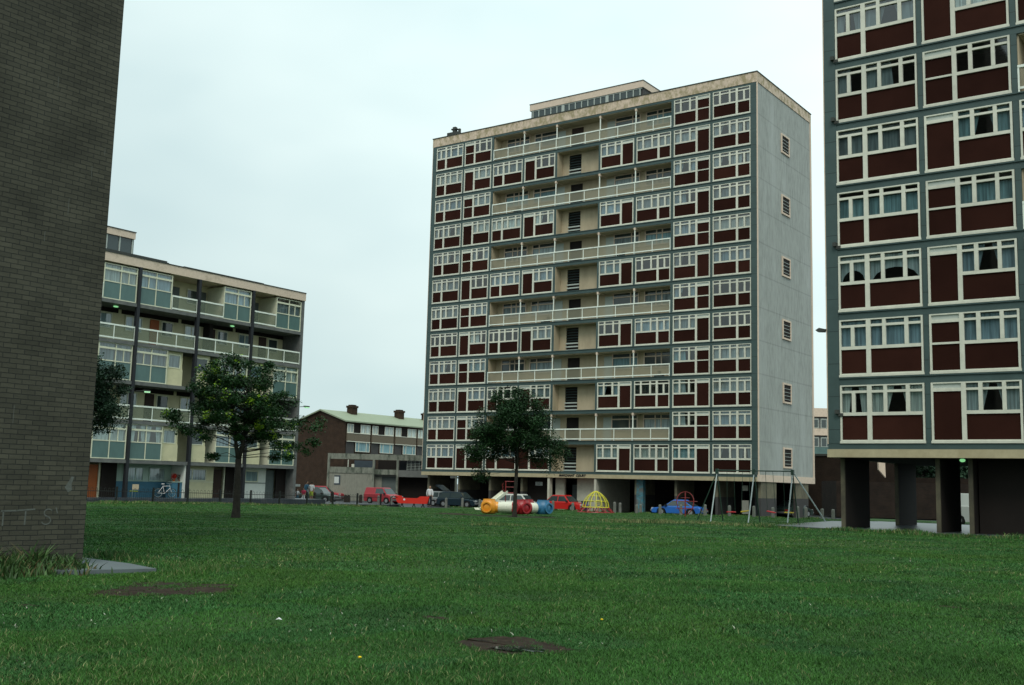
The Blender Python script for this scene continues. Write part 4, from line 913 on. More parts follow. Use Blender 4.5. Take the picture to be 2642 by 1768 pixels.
for i, (xa, xb) in enumerate([(.35, 5.15), (5.6, 10.3), (10.75, 15.5), (15.95, 20.7), (21.1, 23.8)]):
    za, zb2, zc, zd = 8.28 + b0, 9.55 + b0, 7.05 + b0, 5.62 + b0
    m = MB(); m.box(xa, xb, -.02, .24, zc + .06, za - .06); m.build('spandrel_panel', M['spandrel'], hs)
    m = MB(); m.box(xa, xb, -.06, .1, za - .06, za + .02); m.box(xa, xb, -.06, .1, zc - .03, zc + .06); m.build('string_course', M['white'], hs)
    W3 = xb - xa
    for (a, b, ty) in [(0, .27, 'l'), (.27, .58, 'd'), (.58, 1, 'r')]:
        x0, x1 = xa + W3 * a, xa + W3 * b
        if ty == 'd':
            m = MB(); m.box(x0, x1, .15, .22, za + .02, zb2); m.build('dark_panel', M['brown_and_shade'], hs); continue
        m = MB(); m.box(x0, x1, .0, .08, za + .02, za + .09); m.box(x0, x1, .0, .08, zb2 - .08, zb2)
        for xx in (x0, (x0 + x1) / 2 - .035, x1 - .07): m.box(xx, xx + .07, -.002, .08, za + .09, zb2 - .08)
        w = m.build('window', M['white'], hs); c = MB(); c.box(x0 + .05, x1 - .05, .1, .14, za + .05, zb2 - .05); c.build('curtain', M['curtains'][2], w)
    x0, x1 = xa + W3 * .38, xb
    for zz in (0,):
        m = MB(); m.box(x0, x1, .0, .08, zd + zz, zd + .08 + zz); m.box(x0, x1, .0, .08, zc - .12 + zz, zc - .035 + zz)
        for xx in (x0, x0 + (x1 - x0) * .22, x0 + (x1 - x0) * .75, x1 - .07): m.box(xx, xx + .07, -.002, .08, zd + .08 + zz, zc - .12 + zz)
        w = m.build('window', M['white'], hs); c = MB(); c.box(x0 + .05, x1 - .05, .1, .14, zd + .05 + zz, zc - .1 + zz); c.build('curtain', M['curtains'][4], w)
        m = MB(); m.box(xa + .05, xa + W3 * .36, .2, .24, zd - .6 + zz, zc - .05 + zz); m.build('doorway', M['fin_paint'], hs)
# ------------------------------------------------------------------ concrete podium with open deck, between terrace and tower
PO = Vector((-85.3, 85.2, 0)); cp = thing('concrete_podium', 'low weathered grey concrete building with an open upper deck beside the tower', 'building', (PO.x, PO.y, -.6), HD)
zb_ = .6
m = MB(); m.box(0, 14, .0, .35, 3.78 + zb_, 4.38 + zb_); m.build('top_beam', M['conc'], cp)
m = MB(); m.box(.02, 4.9, .02, .35, 2.27 + zb_, 2.92 + zb_); m.box(5.1, 7.6, .1, .4, 2.2 + zb_, 2.75 + zb_); m.build('parapet', M['conc'], cp)
m = MB(); m.box(7.65, 14, .02, .4, 2.0 + zb_, 2.72 + zb_); m.build('beam', M['conc_d'], cp)
for x in (0, 4.9, 7.5, 13.9):
    m = MB(); m.box(x, x + .22, -.04, .30, -.4, 4.376 + zb_ if x else 4.376 + zb_); m.build('column', M['conc'], cp)
m = MB(); m.box(.22, 4.9, .08, .3, -.3, 2.26 + zb_); m.box(5.1, 5.9, .6, .8, -.3, 2.26 + zb_); m.build('wall', M['conc_l'], cp)
m = MB(); m.box(5.9, 7.5, .7, .8, -.3, 2.15 + zb_); m.build('door', M['grey_door'], cp)
m = MB(); m.box(0, 14, .4, 7, 2.0 + zb_, 2.2 + zb_); m.build('deck', M['conc_d'], cp)
m = MB(); m.box(7.7, 13.9, 1.2, 1.35, -.3, 2.0 + zb_); m.build('garage_door', M['brown_and_shade'], cp)
m = MB(); m.box(5.12, 7.5, 3.2, 3.3, 2.2 + zb_, 3.78 + zb_); m.build('deck_wall', M['brown_and_shade'], cp)
m = MB(); m.box(2.6, 4.9, 2.2, 2.3, 2.2 + zb_, 3.7 + zb_); m.build('deck_screen', M['slate'], cp)
m = MB(); m.box(7.75, 13.9, .9, 1.0, 2.72 + zb_, 3.78 + zb_); m.build('screen_back', M['cl_dark'], cp)
m = MB()
for i in range(12): m.box(8.6 + i * .44, 8.63 + i * .44, .3, .36, 2.72 + zb_, 3.78 + zb_)
for i in range(6): m.box(8.6, 13.9, .31, .35, 2.80 + zb_ + i * .17, 2.83 + zb_ + i * .17)
m.build('grille', M['pale'], cp)
m = MB(); m.box(1.75, 1.82, 3, 3.1, 2.2 + zb_, 3.78 + zb_); m.box(2.2, 2.6, 2.9, 2.95, 2.2 + zb_, 3.3 + zb_); m.build('deck_post', M['white'], cp)
m = MB(); m.box(.8, 1.45, .05, .075, 1.0 + zb_, 2.0 + zb_); m.box(.8, 1.3, .04, .052, 1.15 + zb_, 1.85 + zb_, 1); m.build('notice_board', [M['slate'], M['sign']], cp)
# ------------------------------------------------------------------ things seen past and under the right-hand tower
ff = thing('block_of_flats', 'far pale block of flats seen in the gap between the two towers', 'flats', (-56.5, 147, -.6), HD)
m = MB(); m.box(-2, 14, 0, 8, 12.6, 13.8); m.build('fascia', M['beige'], ff)
m = MB(); m.box(-2, 14, .3, 8, -.5, 12.55); m.build('wall', M['slab'], ff)
for zz, c_ in ((10.6, 'beige'), (5.3, 'beige'), (8.0, 'teal_panel')):
    m = MB(); m.box(-2, 14, -.02, .28, zz - .6, zz + .35); m.build('balcony_front', M[c_], ff)
for i in range(8):
    for zz in (11.0, 8.4, 5.8):
        m = MB(); m.box(-1.8 + i * 1.9, -.2 + i * 1.9, .2, .27, zz, zz + 1.35); w = m.build('window', M['pale'], ff)
        m = MB(); m.box(-1.7 + i * 1.9, -1.05 + i * 1.9, .17, .21, zz + .1, zz + 1.2); m.box(-.95 + i * 1.9, -.3 + i * 1.9, .17, .21, zz + .1, zz + 1.2); m.build('glazing', M['carglass'], w)
dw = thing('garage_building', 'dark brown brick building with blue graffiti, between the tower blocks', 'building', (-38.5, 101.5, -.6), 0)
m = MB(); m.box(0, 3.1, 0, 10, 0, 5.5); m.box(3.1, 9.5, 0, 10, 0, 6.5); m.box(9.5, 16, 0, 10, 0, 3.6); m.build('wall', M['dbrick'], dw)
m = MB(); m.box(5.0, 6.2, -.03, -.002, 3.0, 4.6); m.build('graffiti', M['graf_blue'], dw)
m = MB(); m.box(-.1, 3.0, -.1, 10, 5.5, 5.7); m.box(3.0, 9.6, -.1, 10.1, 6.5, 6.7); m.build('roof_edge', M['roofedge'], dw)
gb = thing('gable_building', 'dark building with a pale gable strip, glimpsed under the near tower', 'building', (-31.5, 93, -.6), HD)
m = MB(); m.box(0, 16, 1.5, 6, 0, 3.1); m.build('wall', M['dbrick'], gb)
q = at(2265, 1193, 89); m = MB(); P_ = [at(2266, 1180, 90), at(2283, 1180, 90), at(2283, 1233, 90), at(2266, 1212, 90)]
iv = gb.matrix_basis if False else (Matrix.Translation((-31.5, 93, -.6)) @ Matrix.Rotation(HD, 4, 'Z')).inverted(); P_ = [iv @ p_ for p_ in P_]
m.prism([(p_.x, p_.z) for p_ in P_], P_[0].y, P_[0].y + .3); m.build('pale_gable', M['beige'], gb)

# ------------------------------------------------------------------ trees
def leaf_mesh(name, C, S, mats, midx, rg, up=.6):
    n = len(C); nrm = rg.normal(0, 1, (n, 3)); nrm[:, 2] = np.abs(nrm[:, 2]) + up; nrm /= np.linalg.norm(nrm, axis=1)[:, None]
    t = rg.normal(0, 1, (n, 3)); a = np.cross(nrm, t); a /= np.linalg.norm(a, axis=1)[:, None]; b = np.cross(nrm, a)
    V = np.empty((n, 4, 3)); S = S[:, None]
    V[:, 0] = C - a * S; V[:, 1] = C - b * S * .6 + nrm * S * .15; V[:, 2] = C + a * S; V[:, 3] = C + b * S * .6 + nrm * S * .15
    me = bpy.data.meshes.new(name); me.vertices.add(n * 4); me.vertices.foreach_set('co', V.reshape(-1)); me.loops.add(n * 4); me.polygons.add(n)
    me.loops.foreach_set('vertex_index', np.arange(n * 4, dtype=np.int32)); me.polygons.foreach_set('loop_start', np.arange(0, n * 4, 4, dtype=np.int32)); me.polygons.foreach_set('loop_total', np.full(n, 4, np.int32))
    for m in mats: me.materials.append(m)
    me.polygons.foreach_set('material_index', midx.astype(np.int32)); me.update(); return me
def tree(name, label, loc, H, tr, fork, crown, ncl, nleaf, ls, mats, seed, yfrac=0.0, flat=.45, stems=2, lean=(0, 0), group=None, csize=.55):
    """crown: list of ellipsoids (cx,cy,cz,rx,ry,rz) local"""
    rg = np.random.default_rng(seed); rr = random.Random(seed)
    t = thing(name, label, 'tree', loc, group=group)
    m = MB(); fz = fork; top = []
    m.tube([(0, 0, -.25), (0, 0, .05), (.01, .0, .35), (lean[0] * .4, lean[1] * .4, fz * .6), (lean[0], lean[1], fz)], [tr * 1.5, tr * 1.25, tr, tr * .85, tr * .8], 10)
    leaders = []
    for i in range(stems):
        a = i * 2 * math.pi / stems + seed; e = (lean[0] + math.cos(a) * H * .07, lean[1] + math.sin(a) * H * .07, H * .72)
        pts = [Vector((lean[0], lean[1], fz - .05)), Vector((lean[0] + math.cos(a) * .12, lean[1] + math.sin(a) * .12, fz + .5)), Vector(e) * .5 + Vector((lean[0], lean[1], fz + .8)) * .5, Vector(e)]
        m.tube(pts, [tr * .62, tr * .5, tr * .33, tr * .12], 7); leaders.append(pts)
    C = []; cl = []
    tot = sum(c[3] * c[4] * c[5] for c in crown)
    for c in crown:
        k = max(2, int(ncl * c[3] * c[4] * c[5] / tot)); 
        for _ in range(k):
            d = rg.normal(0, 1, 3); d /= np.linalg.norm(d); q = rg.uniform(.25, 1) ** .5
            cl.append((c[0] + d[0] * q * c[3], c[1] + d[1] * q * c[4], c[2] + d[2] * q * c[5]))
    for cc in cl:
        p = Vector(cc); L_ = rr.choice(leaders); s = max(0.05, min(.95, (p.z - fz) / (H * .72 - fz) * rr.uniform(.55, .95))) if p.z > fz else .05
        f_ = s * (len(L_) - 1); i = int(f_); st_ = L_[i].lerp(L_[min(i + 1, len(L_) - 1)], f_ - i)
        mid = st_.lerp(p, .5) + Vector((rr.uniform(-.15, .15), rr.uniform(-.15, .15), rr.uniform(0, .2)))
        m.tube([st_, mid, p], [tr * .12, tr * .07, tr * .03], 5)
    m.build('trunk', M['bark'], t, smooth=True)
    for cc in cl:
        k = int(nleaf / len(cl) * rg.uniform(.5, 1.5)); d = rg.normal(0, 1, (k, 3)); d /= np.linalg.norm(d, axis=1)[:, None]
        rad = csize * rg.uniform(.6, 1.35); q = rg.uniform(0, 1, (k, 1)) ** .5 * rad
        C.append(np.array(cc) + d * q * np.array([1, 1, flat]))
    C = np.concatenate(C); S = ls * rg.uniform(.6, 1.3, len(C)); mi = np.zeros(len(C))
    if yfrac:
        tips = [c for c in cl if rr.random() < yfrac]
        for c in tips:
            o = np.array(c) + np.array([rr.uniform(-.25, .25), rr.uniform(-.25, .25), rr.uniform(.0, .35)])
            dd = np.linalg.norm((C - o) * np.array([1, 1, .7]), axis=1); mi[dd < .17] = 1
    o = bpy.data.objects.new('crown', leaf_mesh('crown', C, S, mats, mi, rg)); COL.objects.link(o); o.parent = t; return t
def R2(a, b): return (RH.x * a + FH.x * b, RH.y * a + FH.y * b)
def cr(L_):   # crown ellipsoids given in (right, away, z, r_right, r_away, r_z)
    return [(*R2(a, b), z, rx, ry, rz) for a, b, z, rx, ry, rz in L_]
p = gp(610, 40)
tree('maple_tree', 'young maple with a spreading green crown and yellow tips in front of the left flats', (p.x, p.y, p.z), 5.9, .14, 2.15,
     cr([(-.1, 0, 4.6, 1.9, 1.9, 1.35), (-1.5, 0, 3.7, 1.1, 1.2, .85), (1.5, 0, 3.8, 1.2, 1.2, .95), (-.2, 0, 5.35, 1.8, 1.5, .5), (1.65, .2, 2.45, .85, .6, .5), (-1.15, 0, 2.25, .45, .4, .12), (2.5, 0, 3.1, .75, .6, .75), (2.0, 0, 2.5, .5, .5, .5), (.1, 0, 3.3, 1.5, 1.4, .55), (-2.3, 0, 3.9, .5, .5, .4)]),
     175, 36000, .047, [M['leafA'], M['leafY']], 7, yfrac=.34, lean=R2(-.02, 0), csize=.37, flat=.6)
p = gp(1328, 53.5)
tree('ash_tree', 'dark green round-crowned tree on a thin trunk before the main tower, at the playground', (p.x, p.y, p.z), 6.1, .11, 2.3,
     cr([(-.2, 0, 4.3, 1.9, 1.8, 1.4), (-1.5, 0, 3.5, 1.1, 1.2, .9), (1.35, 0, 3.4, 1.15, 1.2, .95), (-.35, 0, 5.8, .9, .9, .7), (-1.65, 0, 2.3, .3, .3, .6), (1.7, 0, 2.75, .5, .5, .5), (0.2, 0, 5.2, 1.3, 1.1, .8), (-2.1, 0, 3.5, .5, .5, .5)]),
     175, 46000, .048, [M['leafB'], M['leafY']], 12, yfrac=0, lean=R2(.05, 0), flat=.75, csize=.50)
p = gp(238, 47)
tree('small_tree', 'dark tree half hidden by the brick wall at the left', (p.x - .4, p.y - .3, p.z), 6.6, .12, 2.3,
     cr([(-.5, 0, 5.4, 1.8, 1.6, 1.4), (.1, 0, 4.1, 1.8, 1.6, 1.0), (.6, 0, 5.6, 1.0, 1, .8)]), 120, 24000, .055, [M['leafC'], M['leafY']], 31, flat=.7, csize=.55, stems=3)
for i, (px, dep, h) in enumerate([(2390, 100, 7.5), (2440, 112, 9.0), (2340, 122, 8.0), (2500, 118, 9.5), (2560, 128, 10)]):
    p = gp(px, dep); r_ = 2.6
    tree('background_tree', ['green tree behind the near tower, seen between its two middle columns', 'taller tree behind the near tower, right of the gap between columns', 'tree beyond the near tower, leftmost of those seen under it', 'tree behind the white van under the near tower', 'farthest tree under the near tower, rightmost'][i], (p.x, p.y, p.z), h, .14, 1.6,
         [(0, 0, h * .62, r_, r_, h * .30), (1, 0, h * .45, r_ * .8, r_ * .8, h * .22), (-1, .5, h * .5, r_ * .8, r_ * .8, h * .2)], 40, 5000, .16, [M['leafC'], M['leafY']], 40 + i, flat=.8, csize=.9, group='trees beyond the near tower')

# ------------------------------------------------------------------ bollards and timber posts
bol = None; BL = [(976, 98.3), (1009, 97.4), (1151, 93.8), (1193, 92.8), (1238, 91.7), (1427, 87.4), (1478, 86.3), (1586, 84.1), (1600, 86.5), (1643, 83.0), (1653, 85), (1703, 81.9), (1757, 80.9), (1819, 79.8), (1882, 78.6), (1945, 77.6), (1994, 76.7), (2058, 75.7), (2079, 77.5), (2121, 74.7), (2149, 74.3)]
BW = {976: 'by the red van bonnet', 1009: 'by the left end of the red rocker', 1151: 'at the open hatchback rear', 1193: 'against the dark hatchback doors', 1238: 'left of the orange tunnel piece', 1427: 'against the red saloon rear door', 1478: 'against the red saloon bonnet', 1586: 'just right of the yellow dome, taller-looking one', 1600: 'second to the right of the yellow dome', 1643: 'left beside the blue graffiti column', 1653: 'right beside the blue graffiti column', 1703: 'at the front of the blue car', 1757: 'behind the red globe frame', 1819: 'at the tail of the blue car', 1882: 'behind the first red swing seat', 1945: 'behind the left yellow swing seat', 1994: 'behind the right-hand red swing seat', 2058: 'right of the last swing seat', 2079: 'below the tower corner pillar', 2121: 'left of the near tower column, first', 2149: 'nearest to the near tower column'}
for px, dep in BL:
    p = gp(px, dep); lab = 'grey concrete bollard ' + BW[px]
    if bol is None:
        bol = thing('bollard', lab, 'bollard', p, HD, 'concrete bollards along the far edge of the lawn')
        m = MB(); prof = [(.13, -.2), (.125, .0), (.115, .7), (.09, .76), (.03, .78)]
        b = 0; n = 8
        for i, (r_, z) in enumerate(prof):
            for k in range(n): m.v.append((r_ * math.cos((k + .5) * math.pi / 4), r_ * math.sin((k + .5) * math.pi / 4), z))
        for i in range(len(prof) - 1):
            for k in range(n): m.f.append((i * n + k, i * n + (k + 1) % n, (i + 1) * n + (k + 1) % n, (i + 1) * n + k)); m.m.append(0)
        m.f.append(tuple(range((len(prof) - 1) * n, len(prof) * n))); m.m.append(0); m.build('shaft', M['bollard'], bol)
    else: dup(bol, p, HD + random.uniform(-.2, .2), lab, (1, 1, random.uniform(.9, 1.1)))
tp = None
for px, dep, h, lab in [(810, 93, 1.05, 'dark timber post left of the dark blue car'), (856, 93, 1.1, 'thick dark timber post right of the dark blue car'), (891, 95, .8, 'dark timber post below the podium wall, left one of the pair'), (899, 95, .8, 'dark timber post below the podium wall, right one of the pair'), (930, 95, .85, 'dark timber post just left of the red van')]:
    p = gp(px, dep)
    if tp is None:
        tp = thing('timber_post', lab, 'post', p, HD, 'dark timber posts'); m = MB(); m.prism([(-.13, -.2), (.13, -.2), (.12, .92), (.0, 1.02), (-.12, .92)], -.12, .12); m.build('post', M['timber'], tp)
    else: dup(tp, p, HD, lab, (1, 1, h))

# ------------------------------------------------------------------ cars
def car(name, label, loc, rz, pm, L_=4.1, w=1.62, h=1.38, kind='saloon', cat='car', group='parked cars', tail=False):
    t = thing(name, label, cat, loc, rz, group); hb = .78 * h / 1.38; hw = w / 2
    K = {'saloon': ([(.0, .42), (.03, hb - .10), (.14, hb), (.80, hb + .06), (2.95, hb + .04), (L_ - .10, hb - .12), (L_, hb - .2), (L_, .36)], (.72, 1.35, 2.55, 3.10)),
         'hatch': ([(.0, .42), (.02, hb - .08), (.10, hb), (.4, hb + .04), (2.75, hb + .03), (L_ - .12, hb - .10), (L_, hb - .2), (L_, .36)], (.10, .55, 2.35, 2.95)),
         'estate': ([(.0, .42), (.02, hb - .08), (.10, hb), (.4, hb + .04), (2.75, hb + .03), (L_ - .12, hb - .10), (L_, hb - .2), (L_, .36)], (.04, .25, 2.35, 2.95)),
         'van': ([(.0, .42), (.0, hb), (.06, hb + .10), (2.0, hb + .10), (2.75, hb + .08), (L_ - .2, hb - .10), (L_, hb - .25), (L_, .36)], (.02, .10, 2.25, 2.85)),
         'coupe': ([(.0, .40), (.02, hb - .08), (.12, hb), (1.0, hb + .05), (2.6, hb + .02), (L_ - .15, hb - .12), (L_, hb - .22), (L_, .34)], (.60, 1.45, 2.25, 2.95))}[kind]
    prof, (a0, a1, a2, a3) = K; zr_ = h; wheelx = (.78, L_ - .82); R_ = .30
    low = []                                     # sill line with arches
    low.append((L_ - .02, .22))
    for wx in (wheelx[1], wheelx[0]):
        low.append((wx + .40, .20)); low += [(wx + .37 * math.cos(a), .30 + .36 * math.sin(a)) for a in (.1, .6, 1.1, 1.57, 2.04, 2.54, 3.04)]; low.append((wx - .40, .20))
    low.append((.02, .24)); full = prof + low
    m = MB(); n = len(full)
    for yy, ins in ((-hw + .05, .0), (-hw, .0), (hw, .0), (hw - .05, 0)):
        pass
    sec = [(-hw, 0.03), (-hw * .93, 0), (hw * .93, 0), (hw, 0.03)]; cx = L_ / 2
    for yy, ins in sec:
        for x, z in full:
            zz = z - (ins * 1.3 if z > hb - .25 else 0); m.v.append((x + (ins if x < .2 else -ins if x > L_ - .2 else 0), yy, zz))
    for s_ in range(3):
        for i in range(n):
            j = (i + 1) % n; m.f.append((s_ * n + i, s_ * n + j, (s_ + 1) * n + j, (s_ + 1) * n + i)); m.m.append(0)
    m.f.append(tuple(range(n))[::-1]); m.m.append(0); m.f.append(tuple(range(3 * n, 4 * n))); m.m.append(0)
    zb_ = hb + .02; wi = hw * .96; wr = hw * .74; b = len(m.v)
    cab = [(a0, zb_), (a1, zr_ - .03), (a1 + .15, zr_), (a2 - .12, zr_), (a2, zr_ - .04), (a3, zb_)]
    for sg in (-1, 1):
        for x, z in cab: m.v.append((x, sg * (wi if z == zb_ else wr), z))
    k = len(cab)
    m.f.append(tuple(range(b, b + k))); m.m.append(0); m.f.append(tuple(range(b + k, b + 2 * k))[::-1]); m.m.append(0)
    for i in range(k - 1): m.f.append((b + i, b + k + i, b + k + i + 1, b + i + 1)); m.m.append(0)
    body = m.build('body', pm, t, bevel=.025)
    def side(x, z, sg):
        f_ = (z - zb_) / (zr_ - zb_); return (x, sg * ((wi + (wr - wi) * f_) + .012), z)
    zlo, zhi = zb_ + .05, zr_ - .10
    fx = lambda z, xa, xb: xa + (xb - xa) * (z - zb_) / (zr_ - zb_)
    mid = (a1 + a2) / 2
    for sg in (-1, 1):
        w_ = MB()
        if kind == 'van': segs = [(1.45, None)]
        else: segs = [(None, mid - .04), (mid + .04, None)]
        for xa, xb in segs:
            q = [side(fx(zlo, a0, a1) + .10 if xa is None else xa, zlo, sg), side(fx(zlo, a3, a2) - .12 if xb is None else xb, zlo, sg), side(fx(zhi, a3, a2) - .10 if xb is None else xb, zhi, sg), side(fx(zhi, a0, a1) + .10 if xa is None else xa, zhi, sg)]
            w_.poly(q if sg < 0 else q[::-1])
        w_.build('side_window', M['carglass'], t)
    def slope(name, xa, xb, z0, z1, off):
        s_ = MB(); x0, x1 = fx(z0, xa, xb), fx(z1, xa, xb); y0 = (wi + (wr - wi) * (z0 - zb_) / (zr_ - zb_)) - .07; y1 = (wi + (wr - wi) * (z1 - zb_) / (zr_ - zb_)) - .07
        s_.poly([(x0 + off, -y0, z0), (x0 + off, y0, z0), (x1 + off, y1, z1 + .008), (x1 + off, -y1, z1 + .008)]); s_.build(name, M['carglass'], t)
    slope('windscreen', a3, a2, zb_ + .04, zr_ - .09, .02)
    if kind != 'van': slope('rear_window', a0, a1, zb_ + .05, zr_ - .09, -.02)
    for wx in wheelx:
        for sg in (-1, 1):
            q = MB(); c = [(wx + R_ * math.cos(k_ * math.pi / 8), R_ + R_ * math.sin(k_ * math.pi / 8)) for k_ in range(16)]
            q.prism(c, sg * (hw - .19), sg * (hw - .01)); wh = q.build('wheel', M['tyre'], t)
            q = MB(); c = [(wx + .17 * math.cos(k_ * math.pi / 6), R_ + .17 * math.sin(k_ * math.pi / 6)) for k_ in range(12)]; q.prism(c, sg * (hw - .05), sg * (hw + .006)); q.build('rim', M['hub'], wh)
    for xx, nm in ((L_ - .03, 'front_bumper'), (-.07, 'rear_bumper')):
        q = MB(); q.box(xx, xx + .10, -hw + .03, hw - .03, .34, .48); q.build(nm, M['chrome'], t)
    for sg in (-1, 1):
        q = MB(); q.box(L_ - .04, L_ + .02, sg * (hw - .40) if sg > 0 else -hw + .08, (hw - .08) if sg > 0 else -(hw - .40), hb - .24, hb - .10); q.build('headlight', M['lamp_lens'], t)
        q = MB(); q.box(-.02, .05, sg * (hw - .36) if sg > 0 else -hw + .06, (hw - .06) if sg > 0 else -(hw - .36), hb - .26, hb - .12); q.build('tail_light', M['tail'], t)
        q = MB(); q.box(a3 - .28, a3 - .12, sg * hw * .98 if sg > 0 else -hw - .12, hw + .12 if sg > 0 else -hw * .98, zb_ + .02, zb_ + .14); q.build('wing_mirror', M['tyre'], t)
    if tail:
        q = MB(); q.poly([(a1 + .1, -wr, zr_ + .02), (a1 + .1, wr, zr_ + .02), (a1 - .75, wr * 1.02, zr_ + .52), (a1 - .75, -wr * 1.02, zr_ + .52)]); q.poly([(a1 + .1, -wr, zr_ + .07), (a1 + .1, wr, zr_ + .07), (a1 - .75, wr * 1.02, zr_ + .59), (a1 - .75, -wr * 1.02, zr_ + .59)])
        for y_ in (-wr, wr): q.poly([(a1 + .1, y_, zr_ + .02), (a1 - .75, y_ * 1.02, zr_ + .52), (a1 - .75, y_ * 1.02, zr_ + .59), (a1 + .1, y_, zr_ + .07)])
        q.poly([(a1 - .75, -wr, zr_ + .52), (a1 - .75, wr, zr_ + .52), (a1 - .85, wr, zr_ + .44), (a1 - .85, -wr, zr_ + .44)]); tg = q.build('tailgate', pm, t)
        q = MB(); q.poly([(a1 - .0, -wr * .8, zr_ + .07), (a1 - .0, wr * .8, zr_ + .07), (a1 - .6, wr * .8, zr_ + .43), (a1 - .6, -wr * .8, zr_ + .43)]); q.build('glazing', M['carglass'], tg)
    return t
def carat(px, dep, rz, *a, z=-.10, **k):
    p = gp(px, dep, z); return car('parked_car' if k.get('kind') != 'van' else 'parked_van', k.pop('label'), (p.x, p.y, p.z), rz, *a, **k)
carat(1400, 94.0, math.radians(2), M['red'], label='bright red saloon car parked left of the yellow climbing dome', kind='saloon', L_=4.2)
carat(1137, 98.5, math.radians(6), M['navy'], label='dark navy hatchback with its tailgate raised, parked before the tower', kind='hatch', L_=4.1, tail=True)
carat(1110, 100.5, math.radians(8), M['silver'], label='silver grey estate car behind the man in the white shirt', kind='estate', L_=4.0)
carat(951, 107.0, math.radians(2), M['vanred'], label='faded red van parked beside the grey podium building', kind='van', L_=3.7, h=1.55, cat='van', group=None)
carat(1285, 88.5, math.radians(10), M['wcar'], label='white car behind the playground tunnel and slide', kind='hatch', L_=3.9)
carat(1816, 82.5, math.radians(186), M['blue'], label='bright blue coupe facing left behind the red globe frame', kind='coupe', L_=3.95, h=1.24)
carat(772, 105, math.radians(15), M['brown_car'], label='dark green saloon car parked at the railings, left of the podium', kind='saloon', L_=4.1)
carat(800, 119, math.radians(12), M['vanred'], label='red car roof showing above the dark green car', kind='hatch', L_=4.1, h=1.5)
p = at(2470, 1345, 74); car('parked_van', 'white van seen through the gap in the wall under the near tower', (p.x, p.y, float(G(p.x, p.y)) - .1), math.radians(-20), M['wcar'], L_=4.3, w=1.8, h=2.1, kind='van', cat='van', group=None)
p = gp(2012, 90.5); car('parked_car', 'dark car under the end of the main tower between its pillars', (p.x, p.y, -.66), math.radians(80), M['brown_car'], L_=4.0, kind='saloon')
